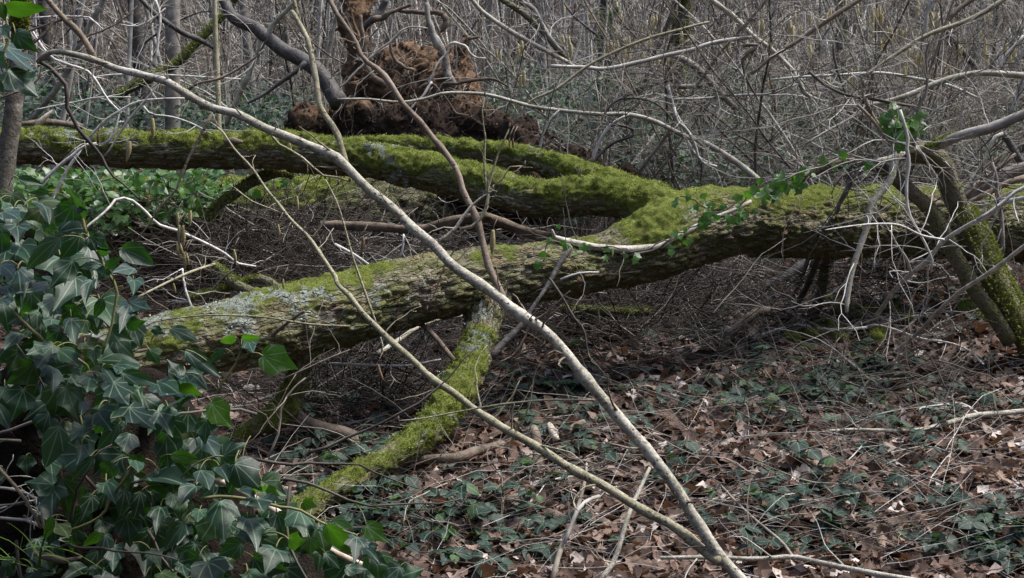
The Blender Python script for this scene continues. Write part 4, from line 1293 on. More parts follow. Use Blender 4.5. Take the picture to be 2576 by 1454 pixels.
one('white_barked_branch', 'pale white barked branch lying along the front of the fallen trunk', 'branch',
    [('stem', Z(6, (560, 80), (450, 140), (250, 220), (100, 300), (0, 345)) + Z(5, (2350, 405), (2200, 425), (2100, 432), (1900, 420), (1700, 380), (1580, 345), (1560, 290)), (9.7, 9.3), (10, 12, 16, 18, 20, 18, 6), 'hazel'),
     ('shoot', Z(5, (1690, 425), (1600, 560), (1530, 690), (1440, 820), (1320, 1000), (1180, 1140), (1120, 1210)), (9.15, 8.9), (14, 12, 10, 18, 22), 'dark_bark'),
     ('shoot', Z(6, (0, 345), (-90, 400)) + Z(5, (2300, 440), (2000, 490), (1900, 470), (1760, 430), (1640, 440), (1530, 520), (1480, 540)), 9.45, (6, 7, 8, 6, 4), 'twig_brown'),
     ('shoot', Z(5, (1540, 640), (1640, 790), (1720, 930), (1790, 1010), (1810, 1130), (1840, 1240), (1900, 1290)), 8.9, (7, 6, 4), 'twig_brown'),
     ('shoot', Z(5, (1620, 650), (1700, 620), (1780, 600), (1900, 598)), 9.0, (6, 6, 4), 'twig_pale')],
    6, (0.15, 0.5), 'twig_brown', seed=3)
one('leaning_pole', 'long white twiggy pole leaning down from the upper corner to the litter', 'branch',
    [('stem', Z(6, (2640, 40), (2544, 60), (2400, 95), (2280, 190), (2150, 250), (1960, 370), (1830, 520), (1720, 610), (1600, 730), (1500, 870), (1400, 1000)), (7.5, 8.9), (13, 11, 11, 12, 11), 'twig_white', 'e'),
     ('branch', Z(6, (2640, -60), (2500, 0), (2400, 80), (2280, 170), (2200, 215)), 7.6, (9, 8), 'twig_white'),
     ('branch', Z(6, (1400, 1000), (1200, 1015), (1000, 1000), (910, 980), (760, 1010), (640, 1050)), 8.9, (8, 7, 5), 'twig_white', 'a'),
     ('branch', Z(6, (1400, 990), (1430, 978), (1560, 1000), (1800, 1080), (2000, 1110), (2150, 1170), (2250, 1270)), 8.9, (6, 5, 4), 'twig_white', 'a'),
     ('branch', Z(6, (1960, 360), (1800, 330), (1640, 255), (1480, 245), (1300, 260), (1100, 290)), (9.0, 8.6), (6, 5, 3), 'twig_white'),
     ('branch', Z(6, (1720, 600), (1690, 500), (1620, 400), (1570, 300)), (9.7, 9.3), (8, 6, 5), 'twig_white')],
    7, (0.2, 0.7), 'twig_white', seed=4)
one('leaning_pole', 'smooth brown pole slanting to the ground beside the mossy stem foot', 'branch',
    [('stem', Z(6, (2700, 300), (2544, 410), (2350, 560), (2200, 660), (2050, 760), (1900, 900), (1780, 1030), (1580, 1200)), (7.8, 9.0), (11, 11, 10, 9), 'twig_pale', 'e')], 5, (0.2, 0.6), 'twig_tan', seed=5)
one('forked_root', 'barkless grey forked root standing under the fallen trunk', 'root',
    [('stem', Z(6, (1420, 330), (1330, 400), (1200, 465), (1110, 505)), (11.0, 10.6), (22, 26, 22), 'dead_wood'),
     ('leg', Z(6, (1270, 390), (1150, 440), (1095, 520), (1080, 680), (1040, 830), (990, 950)), (10.6, 10.9), (16, 20, 20, 24, 26), 'dead_wood', 'e')], 0, seed=6,
    extra=lambda root, rng: mossed(root, Z(6, (1090, 560), (1080, 680)), 10.85, 22, rng, 700))
one('fallen_log', 'grey barked log slanting down under the fallen trunk on the right', 'log',
    [('stem', Z(6, (1900, 60), (1500, 300), (1150, 440), (950, 545), (800, 640), (600, 740), (420, 830)), (12.0, 11.9), (26, 30, 28, 24), 'dark_bark', 'e')], 2, seed=7)
one('hooped_root', 'brown root arching out of the litter below the fallen trunk', 'root',
    [('stem', Z(6, (340, 1170), (430, 1030), (520, 950), (600, 890), (720, 890), (850, 960)), (9.5, 9.8), (18, 24, 24, 22), 'dead_wood', 'se')], 1, seed=8)
one('leaning_stick', 'dark straight stick propped against the underside of the fallen trunk', 'stick',
    [('stem', Z(6, (1150, 200), (1050, 480), (970, 690), (860, 890)), (10.1, 9.6), (13, 15, 15), 'twig_brown', 'e'), ('branch', Z(6, (860, 890), (880, 930), (920, 975)), 9.6, (10, 5), 'twig_brown', 'a')], 2, seed=9)
one('leaning_stick', 'thinner crooked brown stick beside the dark straight stick', 'stick',
    [('stem', Z(6, (1060, 300), (980, 480), (930, 640), (860, 780)), (10.1, 9.75), (9, 11, 9), 'twig_brown', 'e')], 2, seed=10)
one('fallen_log', 'weathered brown branch lying behind the lichened end of the trunk', 'log',
    [('stem', Z(4, (1080, 500), (1300, 490), (1600, 510), (1850, 560), (2100, 600), (2450, 660)), (10.3, 9.9), (12, 17, 19, 19, 18), 'dead_wood', 'a')], 1, seed=11)
one('fallen_log', 'dark brown rotten branch between the upper limb and the trunk', 'log',
    [('stem', Z(5, (-120, 250), (300, 270), (600, 290), (800, 240), (1000, 200), (1100, 205), (1300, 280), (1500, 340), (1700, 360)), (10.8, 10.2), (22, 26, 28, 26), 'dead_wood')], 3, seed=12)
one('broken_stub', 'short broken brown stub with moss behind the trunk', 'branch',
    [('stem', Z(4, (1560, 535), (1640, 610), (1720, 690), (1850, 750)), (10.0, 9.6), (18, 25, 26), 'mossy_stem')], 0, seed=13, extra=lambda root, rng: mossed(root, Z(4, (1580, 560), (1640, 610), (1800, 735)), 9.75, 24, rng, 900))
one('mossy_branch', 'small mossy branch arched low behind the trunk', 'branch',
    [('stem', Z(4, (1380, 790), (1560, 745), (1740, 690), (1860, 645), (1980, 680), (2040, 740)), (9.9, 9.7), (14, 18, 22, 20), 'mossy_stem')], 0, seed=14, extra=lambda root, rng: mossed(root, Z(4, (1380, 785), (1560, 742), (1740, 690), (1860, 643), (1980, 680)), 9.78, 19, rng, 2500))
MB1 = Z(1, (1500, 1600), (1580, 1500), (1660, 1440), (1800, 1340), (1950, 1270), (2050, 1250), (2130, 1275))
one('mossy_branch', 'bright mossy branch rising from the ivy to just below the upper limb', 'branch',
    [('stem', MB1, (10.7, 10.9), (20, 26, 28, 30, 24), 'mossy_stem')], 0, seed=15, extra=lambda root, rng: mossed(root, MB1, (10.68, 10.88), 27, rng, 4500))
one('fallen_log', 'dark rotten log at the foot of the broken mossy branch', 'log',
    [('stem', Z(7, (2100, 200), (2200, 310), (2330, 360), (2544, 420)) + Z(8, (100, 470), (200, 540), (320, 580)), (8.65, 8.3), (34, 36, 38, 30, 12), 'dead_wood', 'e')], 0, seed=16)
one('fallen_log', 'low brown log in the litter right of the prop branch', 'log',
    [('stem', Z(8, (580, 590), (850, 580), (1000, 535), (1180, 480)), (8.4, 8.6), (20, 26, 24, 18), 'dead_wood', 'a')], 1, seed=17)
one('broken_wood', 'upright chunk of broken bark standing in the litter', 'dead wood',
    [('stem', Z(8, (1425, 360), (1450, 470), (1455, 600), (1390, 750)), (8.5, 8.3), (22, 30, 30, 20), 'dead_wood', 'e')], 0, seed=18, rough=0.4)
one('broken_wood', 'small pale splintered chunk beside the upright bark', 'dead wood',
    [('stem', Z(8, (1540, 340), (1570, 400), (1590, 440)), 8.5, (16, 24, 14), 'pale_wood', 'a')], 0, seed=19, rough=0.4)
one('broken_wood', 'slanting brown stick half buried behind the pale chunk', 'dead wood',
    [('stem', Z(8, (1620, 420), (1700, 370), (1790, 320)), (8.6, 8.8), (14, 20, 16), 'dead_wood', 'a')], 0, seed=20)
one('fallen_stick', 'grey black stick on the ground behind the prop branch', 'stick',
    [('stem', Z(8, (-200, 400), (0, 345), (200, 310), (400, 240), (640, 175)), (8.7, 9.0), (9, 11, 10, 7), 'dark_bark', 'a')], 0, seed=21)
one('fallen_log', 'mossy dark log on the ground under the middle of the trunk', 'log',
    [('stem', Z(5, (1640, 860), (1900, 880), (2270, 890)), (10.75, 10.75), (24, 26, 20), 'mossy_stem')], 1, seed=22, extra=lambda root, rng: mossed(root, Z(5, (1640, 858), (1900, 878), (2270, 888)), 10.74, 23, rng, 1200))
one('fallen_branch', 'curved pale branch lying across the brambles at the right edge', 'branch',
    [('stem', Z(9, (2700, 225), (2544, 240), (2350, 260), (2190, 270), (2050, 310), (1900, 350), (1750, 380), (1500, 380), (1300, 375), (1100, 385)), (8.4, 8.6), (15, 14, 13, 10, 6), 'hazel', 'a'),
     ('branch', Z(9, (2210, 262), (2100, 190), (1950, 195), (1800, 215), (1780, 230)), 8.5, (8, 6, 4), 'twig_pale', 'a')], 4, (0.15, 0.5), 'twig_pale', seed=23)
one('fallen_branch', 'smooth grey branch lying across the bottom of the litter, right of the hazel base', 'branch',
    [('stem', Z(9, (1800, 1480), (1450, 1420), (1250, 1380), (1050, 1340), (860, 1300), (600, 1315), (300, 1305), (0, 1305), (-100, 1308)), (6.4, 6.8), (15, 14, 13, 11, 9), 'hazel', 'a'),
     ('branch', Z(9, (860, 1295), (780, 1190), (600, 1040), (450, 900), (340, 780)), (6.6, 6.9), (8, 7, 5), 'twig_tan', 'a')], 3, (0.15, 0.4), 'twig_pale', seed=24)
one('upright_stick', 'pale forked stick standing in the litter under the hazel stems', 'stick',
    [('stem', Z(8, (1560, 1480), (1620, 1250), (1690, 1100), (1740, 960), (1800, 740), (1810, 620)), (6.8, 7.3), (15, 13, 10, 6), 'twig_tan'), ('branch', Z(8, (1650, 1200), (1740, 970), (1820, 890), (1900, 860)), (6.9, 7.1), (10, 11, 10), 'twig_pale')], 3, (0.15, 0.4), 'twig_tan', seed=25)
one('upright_stick', 'thin straight grey stick crossing behind the green hazel stem', 'stick',
    [('stem', Z(8, (1900, 1480), (2010, 1330), (2100, 1040), (2140, 930), (2200, 800), (2270, 650)), (6.7, 7.0), (14, 12, 11, 8), 'hazel')], 2, (0.1, 0.3), 'twig_tan', seed=26)
one('dead_branch', 'thick black broken branch slanting down to the root plate', 'branch',
    [('stem', Z(1, (1580, -60), (1640, 20), (1700, 130), (1850, 200), (1950, 280), (2050, 360), (2200, 440), (2300, 510), (2400, 640), (2470, 760)), (13.6, 13.1), (22, 30, 34, 36, 40, 46), 'dark_bark'),
     ('branch', Z(1, (2220, 450), (2150, 520), (2050, 590), (1930, 680), (1800, 750)), 13.0, (14, 12, 9, 6), 'dark_bark')], 5, (0.3, 0.9), 'twig_brown', seed=27, rough=0.25)
one('dead_branch', 'thin dark branch slanting through the wood above the upper limb', 'branch',
    [('stem', Z(1, (980, -60), (1030, 0), (1150, 120), (1240, 180), (1350, 250), (1450, 290), (1560, 350)), 13.5, (10, 13, 14, 14, 10), 'dark_bark')], 5, (0.3, 0.8), 'twig_brown', seed=28)
ML = Z(1, (1760, -80), (1700, 0), (1620, 110), (1480, 260), (1380, 360), (1300, 450), (1150, 540), (1000, 610), (860, 700))
one('leaning_tree', 'mossy thin trunk leaning across the wood behind the limb', 'tree', [('stem', ML, (15.0, 15.5), (18, 20, 22, 24), 'mossy_stem')], 5, (0.3, 0.9), 'twig_brown', seed=29,
    extra=lambda root, rng: mossed(root, ML[2:], (14.95, 15.4), 22, rng, 2500, 0.03))
one('leaning_tree', 'grey slanting pole left of the mossy leaning trunk', 'tree', [('stem', Z(1, (760, -60), (740, 30), (640, 200), (540, 420), (430, 620), (330, 750), (240, 860)), (13.0, 13.4), (13, 14, 15, 15), 'grey_bark')], 6, (0.3, 0.9), 'twig_pale', seed=30)
one('leaning_tree', 'pale straight pole slanting behind the hazel stem above the limb', 'tree', [('stem', Z(1, (2220, -60), (2100, 60), (1960, 220), (1800, 560), (1680, 820), (1650, 900)), (13.2, 13.6), (10, 12, 13, 13), 'hazel')], 6, (0.3, 0.8), 'twig_pale', seed=31)
one('young_pole', 'straight slender green brown pole standing behind the upper limb', 'tree', [('stem', Z(1, (1595, 1150), (1590, 980), (1585, 700), (1570, 350), (1560, 0), (1555, -300)), 12.2, (15, 14, 13, 11), 'hazel_green')], 4, (0.3, 0.7), 'twig_pale', seed=32)
one('fallen_log', 'split pale log end lying on the upper limb beside the thin grey trunk', 'log', [('stem', Z(1, (150, 900), (260, 890), (400, 890), (600, 920)), (11.3, 11.5), (14, 16, 14), 'dead_wood'), ('splinter', Z(1, (255, 925), (290, 890), (330, 850), (380, 800)), 11.2, (8, 16, 12, 3), 'pale_wood')], 0, seed=33, rough=0.3)
one('grey_trunk', 'thin grey trunk standing at the left edge with a dark mossy upper part', 'tree', [('trunk', Z(1, (20, 1500), (45, 1200), (85, 900), (115, 600), (140, 300), (150, 0), (150, -300)), 5.6, (44, 46, 44, 42, 40, 40), 'old_bark')], 0, seed=34, rough=0.12,
    extra=lambda root, rng: mossed(root, Z(1, (135, 200), (150, 60), (155, -200)), 5.58, 44, rng, 7000, 0.010))

# ------------------------------------------------------------------ ivy in the foreground
_p = np.array([(0, 0, 0), (0.15, 0.0, 0.10), (0.5, 0.0, 0.16), (0.85, 0, 0.08), (1, 0, 0)], float)
_mb = MB(); tube(_mb, smooth_path(_p, n=8), np.linspace(0.022, 0.016, 8), 5)
PETIOLE = _mb.mesh('petiole', MAT['ivy_stem'], colors=False)


def petiole(root, a, b):
    """a leaf stalk from a to b"""
    a = np.asarray(a, float); b = np.asarray(b, float)
    x = b - a
    L = np.linalg.norm(x)
    if L < 1e-4: return
    x = x / L
    z = np.array([0, 0, 1.0]) - x * x[2]
    z /= np.linalg.norm(z) + 1e-9
    y = np.cross(z, x)
    M = Matrix.Identity(4)
    th = min(1.0, 0.075 / L)
    for i in range(3):
        M[i][0], M[i][1], M[i][2], M[i][3] = x[i] * L, y[i] * L * th, z[i] * L * max(th, 0.6), a[i]
    put('petiole', PETIOLE, M, root)


def view_dir(p):
    v = CAM - np.asarray(p)
    return v / np.linalg.norm(v)


def ivy_leaf(root, rng, base, tip, wpx, d, kind='g', shape=None, stalk=True):
    """base, tip in reference pixels; kind b: tilted to the sky, g: facing us, t: light comes through"""
    dd = {'b': 0.035, 'g': 0.0, 't': -0.01}[kind]
    B = P(base[0], base[1], d + dd)
    T = P(tip[0], tip[1], d - dd - rng.uniform(-0.01, 0.02))
    vd = view_dir(B)
    up = np.array([0, 0, 1.0])
    n = {'b': vd * 0.75 + up * 0.8, 'g': vd + up * 0.12, 't': vd * 0.9 - up * 0.25}[kind] + rng.normal(0, 0.28, 3)
    L = np.linalg.norm(T - B)
    w = wpx * d / FPX
    sh = shape or ('5' if kind == 'b' and rng.random() < 0.6 else ('1' if w / L < 0.62 else '3'))
    nat = {'5': 1.1, '3': 1.12, '1': 0.85}[sh]
    me = (IVY_BACKLIT if kind == 't' else IVY_SHAPES)[sh][rng.integers(0, 6)]
    put('leaf', me, leaf_matrix(B, T, n, L, np.clip(w / (L * nat), 0.45, 1.7)), root)
    if stalk:
        out = (B - T) / L
        e = B + (out * 0.5 + np.array([0, 0.6, -0.3]) + rng.normal(0, 0.25, 3)) * rng.uniform(0.035, 0.07)
        petiole(root, B, e)


def S(r, rows):
    out = []
    for (bx, by, tx, ty, w, k) in rows:
        (b, t) = Z(r, (bx, by), (tx, ty))
        out.append((b, t, w * OFF[r][2], k))
    return out


LV_A = S('a', [(1040, 660, 855, 175, 340, 'b'), (755, 955, 310, 1350, 250, 'g'), (1020, 900, 770, 1250, 250, 'g'), (1135, 930, 1400, 1130, 270, 'g'), (1280, 1170, 1280, 990, 110, 'b'), (1540, 1085, 1950, 1300, 280, 'g'),
               (920, 1250, 620, 1600, 310, 'g'), (1230, 1290, 1020, 1330, 120, 'g'), (1340, 1330, 1530, 1200, 130, 'g'), (1340, 1340, 1230, 1500, 190, 'g'), (960, 610, 1130, 540, 130, 'g')])
LV_L = S('a', [(760, 1180, 800, 1500, 620, 'b'), (210, 790, 230, 1000, 350, 'b'), (260, 1040, 400, 1260, 320, 'b'), (220, 1350, 240, 1640, 450, 'b'), (230, 200, 545, 270, 115, 'g'), (600, 400, 350, 380, 150, 'g'), (400, 490, 660, 590, 130, 'b'),
               (0, 1300, 150, 1400, 200, 'b'), (1700, 1340, 1450, 1350, 90, 'b'), (300, 560, 220, 640, 150, 'g'), (30, 640, 210, 660, 90, 'b'), (0, 480, 95, 490, 80, 'b'), (560, 800, 740, 840, 180, 'g')])
LV_L += S('b', [(600, 120, 200, 250, 140, 'b'), (1160, 50, 1050, 310, 180, 'b'), (1690, 50, 1690, 215, 210, 'b'), (1640, 360, 1530, 620, 260, 'b'), (1640, 340, 1930, 450, 120, 'b'), (1600, 590, 1850, 600, 280, 'g'), (960, 400, 740, 660, 270, 'g'),
                (330, 490, 490, 460, 150, 'b'), (660, 545, 630, 715, 240, 'b'), (900, 530, 940, 810, 210, 'b'), (1290, 310, 1190, 560, 140, 'g'), (1400, 700, 1680, 830, 260, 'g'), (1450, 790, 1700, 1020, 300, 'g'), (1070, 860, 1190, 960, 190, 'b'),
                (690, 950, 460, 1200, 500, 'b'), (660, 900, 320, 1020, 220, 'b'), (720, 930, 975, 1100, 230, 'b'), (640, 1130, 710, 1360, 380, 'b'), (430, 1130, 70, 1400, 390, 'g'), (1440, 1150, 1830, 1250, 240, 'b'), (1290, 1180, 1450, 1350, 300, 'b'),
                (1150, 1200, 1300, 1300, 210, 'g'), (1150, 1270, 1100, 1500, 330, 'b'), (1450, 1350, 1680, 1454, 250, 'b'), (1000, 1270, 850, 1250, 110, 'g'), (2160, 680, 2500, 830, 180, 'g'), (1930, 680, 2100, 740, 130, 'g'), (2290, 1290, 2110, 1060, 240, 'g'),
                (1990, 1350, 2230, 1450, 130, 'b'), (2340, 1240, 2529, 1350, 210, 'b'), (2350, 1000, 2529, 1080, 160, 'g'), (1550, 1240, 2000, 1390, 150, 'g'), (80, 160, 150, 330, 240, 'b'), (0, 300, 90, 420, 180, 'b'), (250, 720, 60, 900, 200, 'b'), (750, 690, 560, 830, 240, 'g')])
LV_L += S(7, [(830, 30, 940, 210, 240, 'b'), (710, 240, 775, 330, 260, 'b'), (615, 180, 590, 280, 95, 'b'), (940, 215, 1140, 390, 190, 'b'), (1160, 240, 1250, 400, 250, 'b'), (1220, 210, 1380, 130, 170, 'b'), (480, 70, 560, 300, 190, 'g'), (170, 80, 80, 320, 230, 'g'),
              (430, 350, 330, 660, 180, 'g'), (600, 360, 510, 480, 110, 'b'), (590, 480, 570, 610, 130, 'b'), (860, 340, 690, 520, 130, 'g'), (680, 580, 520, 740, 90, 'g'), (1540, 180, 1700, 370, 190, 't'), (1500, 300, 1480, 490, 170, 'g'), (1250, 560, 1470, 610, 100, 't'),
              (1470, 420, 1600, 560, 80, 'b'), (1620, 570, 1780, 470, 160, 'g'), (1000, 600, 870, 530, 150, 'b'), (1300, 20, 1470, 130, 150, 't'), (1380, 60, 1440, 0, 90, 't')])
LV_C = S('c', [(1110, 1020, 1565, 1190, 400, 't'), (760, 790, 560, 850, 125, 't'), (850, 790, 1090, 800, 140, 't'), (930, 800, 1000, 1000, 150, 'b'), (600, 930, 430, 1120, 120, 'g'), (140, 950, 570, 1270, 105, 'g'), (130, 1240, 350, 1330, 150, 'b')])
LV_E = S('e', [(440, 10, 780, 340, 440, 'g'), (260, 470, 280, 900, 430, 'b'), (720, 450, 800, 640, 480, 'b'), (600, 690, 750, 970, 430, 'b'), (1255, 590, 1390, 910, 440, 'b'), (1600, 800, 1950, 1190, 270, 't'), (1980, 930, 1970, 1180, 310, 'b'), (2100, 800, 2400, 1020, 260, 't'),
               (1680, 720, 1930, 830, 140, 't'), (1130, 980, 1340, 1000, 290, 't'), (1390, 950, 1400, 1200, 270, 'g'), (960, 1080, 860, 1310, 460, 'b'), (95, 1255, 200, 1600, 490, 'b'), (600, 1380, 900, 1500, 270, 'b'), (2050, 1070, 2220, 1150, 100, 'b'), (2160, 1180, 2380, 1300, 190, 'g'),
               (1580, 1140, 1790, 1340, 170, 'g'), (2529, 1320, 2330, 1480, 260, 'g'), (450, 920, 590, 980, 140, 'b'), (820, 300, 650, 390, 140, 't'), (850, 320, 1020, 430, 140, 't'), (240, 40, 330, 150, 130, 'b'), (0, 100, 120, 300, 260, 'b'), (480, 350, 690, 420, 160, 'b'), (1500, 820, 1620, 950, 140, 'b'), (1300, 500, 1480, 560, 190, 't')])
LV_D = S('d', [(1340, 240, 1430, 440, 270, 'b'), (1680, -40, 1760, 80, 210, 'b'), (1580, 340, 1510, 690, 195, 'g'), (1780, 370, 1690, 720, 195, 'g'), (2030, 550, 1960, 800, 245, 'b'), (2290, 490, 2250, 740, 195, 'g'), (2480, 280, 2260, 470, 270, 'b'), (2110, 800, 2200, 700, 175, 'g'),
               (2330, 760, 2050, 1110, 250, 'g'), (2529, 600, 2500, 770, 230, 'b'), (1330, 910, 1250, 1230, 235, 'g'), (1250, 880, 1050, 1080, 190, 't'), (1450, 1050, 1420, 1400, 210, 'b'), (690, 840, 600, 1060, 210, 'g'), (700, 780, 860, 900, 190, 'b'), (2170, 1130, 2160, 1350, 160, 'g'),
               (2040, 1400, 2290, 1480, 260, 'b'), (1200, 1340, 1290, 1440, 140, 'b'), (1160, 420, 1030, 750, 260, 'g'), (1420, 20, 1280, 210, 260, 'g'), (1100, 0, 910, 210, 130, 'g'), (1900, 1100, 2050, 1300, 220, 'g'), (700, 1400, 560, 1454, 150, 'b'), (650, 690, 560, 1000, 130, 't')])
LV_T = S(1, [(30, 60, 345, 75, 140, 't'), (110, 240, 275, 380, 150, 'g'), (30, 330, 250, 540, 210, 'b'), (60, 520, 285, 705, 260, 'g'), (10, 200, 70, 280, 110, 'g'), (0, 20, 40, 160, 70, 't'), (-60, 560, 30, 680, 150, 'g'), (-40, 420, 60, 500, 150, 'g')])


def build_ivy():
    rng = np.random.default_rng(44)
    # the stump that carries it
    c = P(210, 1560, 3.45)
    v, q, cc = blob(c, 0.40, 0.34, 0.68, 90, 110, 0.10, 5, 81, lambda v: np.full(len(v), -0.4))
    o = MB().add(v, q, None, cc).build('rotten_stump', MAT['humus'], base=P(210, 1900, 3.45))
    tag(o, 'dark rotten stump buried under ivy at the near left corner', 'stump')
    v, q, cc = blob(P(690, 1640, 3.3), 0.42, 0.3, 0.26, 80, 60, 0.08, 5, 82, lambda v: np.full(len(v), -0.2))
    o = MB().add(v, q, None, cc).build('soil_mound', MAT['humus'], base=P(690, 1800, 3.3))
    tag(o, 'low dark mound of soil under the ivy at the bottom edge', 'mound')
    groups = [
        ('ivy_plant', 'upright ivy shoot with large plain leaves rising above the near ivy heap', LV_A, 2.62, Z('a', (1050, 670), (1060, 800), (1120, 950), (1220, 1120), (1290, 1250), (1350, 1380)) + Z('b', (1430, 60), (1480, 230), (1440, 450), (1420, 600), (1330, 880), (1290, 1000))),
        ('ivy_plant', 'dense heap of grey green lobed ivy covering the near stump', LV_L, 2.75, Z('b', (150, 450), (260, 560), (400, 690), (540, 830), (700, 910), (860, 1000), (1000, 1070), (1080, 1110), (1150, 1260))),
        ('ivy_plant', 'ivy shoot with one big bright green leaf in front of the lichened trunk', LV_C, 2.6, Z('c', (560, 1500), (530, 1454), (650, 1290), (760, 1140), (830, 960), (840, 800)) ),
        ('ivy_plant', 'trailing ivy of broad leaves spilling to the bottom centre over a white log', LV_E, 2.72, Z('e', (0, 460), (300, 430), (700, 480), (1000, 560), (1260, 600), (1560, 770), (1980, 920))),
        ('ivy_plant', 'shaded hanging ivy with pointed veined leaves at the lower left', LV_D, 2.85, Z('d', (1680, 60), (1560, 240), (1440, 370), (1330, 560), (1340, 620), (1180, 740), (960, 830), (780, 890))),
        ('ivy_plant', 'ivy with dark leaves hanging in the top left corner before the grey trunk', LV_T, 2.3, Z(1, (-120, 760), (-40, 560), (10, 420), (60, 300), (60, 200), (20, 60), (0, -60))),
    ]
    roots = []
    for nm, lab, lv, d, st in groups:
        root = empty(nm, P(st[-1][0], st[-1][1], d), lab, 'ivy', 'ivy plants in the foreground')
        roots.append(root)
        p, r = W3(st, d + 0.04, (9, 8, 6) if lv is not LV_C else (8, 7, 4), 0.02)
        mb = MB(); tube(mb, p, r, 7, 0.15, 3)
        mb.build('stem', MAT['ivy_stem'], root, colors=False)
        for b, t, w, k in lv:
            main = lv in (LV_A, LV_C)
            ivy_leaf(root, rng, b, t, w, d + rng.uniform(-0.05, 0.05), k, stalk=not main)
            if main:
                B = P(b[0], b[1], d)
                j = np.argmin(np.linalg.norm(p - (B + np.array([0, 0, -0.03])), axis=1))
                petiole(root, B, p[j])
    # leaves deeper in the heap
    poly = np.array([(-40, 470), (200, 520), (260, 690), (330, 800), (400, 850), (470, 960), (540, 1090), (640, 1150), (700, 1270), (830, 1320), (960, 1390), (1000, 1480), (-40, 1480)], float)

    def inside(x, y):
        c = False
        for i in range(len(poly)):
            (x1, y1), (x2, y2) = poly[i], poly[i - 1]
            if (y1 > y) != (y2 > y) and x < (x2 - x1) * (y - y1) / (y2 - y1) + x1:
                c = not c
        return c
    k = 0
    inner = empty('ivy_plant', P(300, 1200, 3.1), 'shadowy mass of older ivy leaves behind the near heap', 'ivy', 'ivy plants in the foreground')
    while k < 285:
        x, y = rng.uniform(-40, 1000), rng.uniform(470, 1480)
        if not inside(x, y): continue
        if 0 < x < 130 and 1190 < y < 1340: continue
        d = rng.uniform(2.9, 3.25)
        L = rng.uniform(40, 105)
        a = rng.normal(math.pi / 2, 0.8)
        ivy_leaf(inner, rng, (x, y), (x + L * math.cos(a), y + L * math.sin(a)), L * rng.uniform(0.8, 1.15), d, rng.choice(['b', 'g', 'g', 'g', 'g']), stalk=rng.random() < 0.5)
        k += 1
    mb = MB()
    for _ in range(16):
        x, y = rng.uniform(0, 900), rng.uniform(1000, 1450)
        p, r = grow(P(x, y, 3.0), (rng.normal(0, 1), rng.normal(0, 0.3), rng.normal(0, 0.7)), rng.uniform(0.2, 0.5), 0.004, rng, 0.3, 0, 10)
        mb = MB(); tube(mb, p, r, 5)
        mb.build('stem', MAT['twig_brown'], inner, colors=False)
    one('white_log', 'white barked thin log lying beneath the trailing ivy at the bottom', 'log', [('stem', Z('e', (-300, 80), (300, 250), (1030, 660), (1560, 1060), (2250, 1380), (2700, 1560)), (3.15, 3.05), (16, 18, 17, 15), 'pale_wood')], 0, seed=51, rough=0.2)
    one('pale_twig', 'white angular dead twig at the lower left beside the ivy', 'twig', [('stem', Z(7, (-60, 790), (0, 795), (150, 820), (230, 860), (280, 890), (285, 940), (320, 1010), (315, 1085)), 3.0, (6, 8, 8, 7), 'twig_pale'), ('branch', Z(7, (-60, 1010), (0, 1020), (180, 1030), (300, 1085)), 3.0, (7, 8, 6), 'twig_pale'), ('branch', Z(7, (-40, 960), (60, 930), (180, 900), (270, 885)), 3.02, (4, 4), 'twig_pale')], 6, (0.05, 0.12), 'twig_pale', seed=52, rmax=0.002)
    one('pale_twig', 'straight grey dead stem crossing the white twig at the lower left', 'twig', [('stem', Z(7, (-60, 590), (0, 665), (140, 820), (230, 960), (300, 1090)), 2.95, (9, 9, 7), 'hazel_brown')], 2, (0.05, 0.1), 'twig_pale', seed=53, rmax=0.002)
    one('dead_stub', 'short rotten stub poking from the ivy at the lower left', 'dead wood', [('stem', Z(7, (250, 1270), (330, 1290), (450, 1330), (590, 1305)), 2.9, (14, 20, 18, 8), 'dead_wood')], 0, seed=54, rough=0.4)
    # grass at the corner
    g = empty('grass_tuft', P(40, 1420, 2.9), 'tuft of arching green grass blades at the lower left corner', 'grass')
    for i in range(14):
        s0 = np.array(P(rng.uniform(30, 110), rng.uniform(1380, 1440), 2.85))
        d = np.array([rng.normal(-0.3, 0.8), rng.normal(-0.2, 0.3), 0.6])
        p, r = grow(s0, d, rng.uniform(0.1, 0.24), 0.003, rng, 0.1, 0.12, 9)
        t, u, w = frames(p)
        rr = np.linspace(0.003, 0.0005, len(p))[:, None]
        vv = np.concatenate([p + u * rr, p - u * rr])
        n = len(p); i0 = np.arange(n - 1)
        MB().add(vv, np.stack([i0, i0 + 1, i0 + 1 + n, i0 + n], 1)).build('blade', MAT['grass'], g, colors=False)


build_ivy()

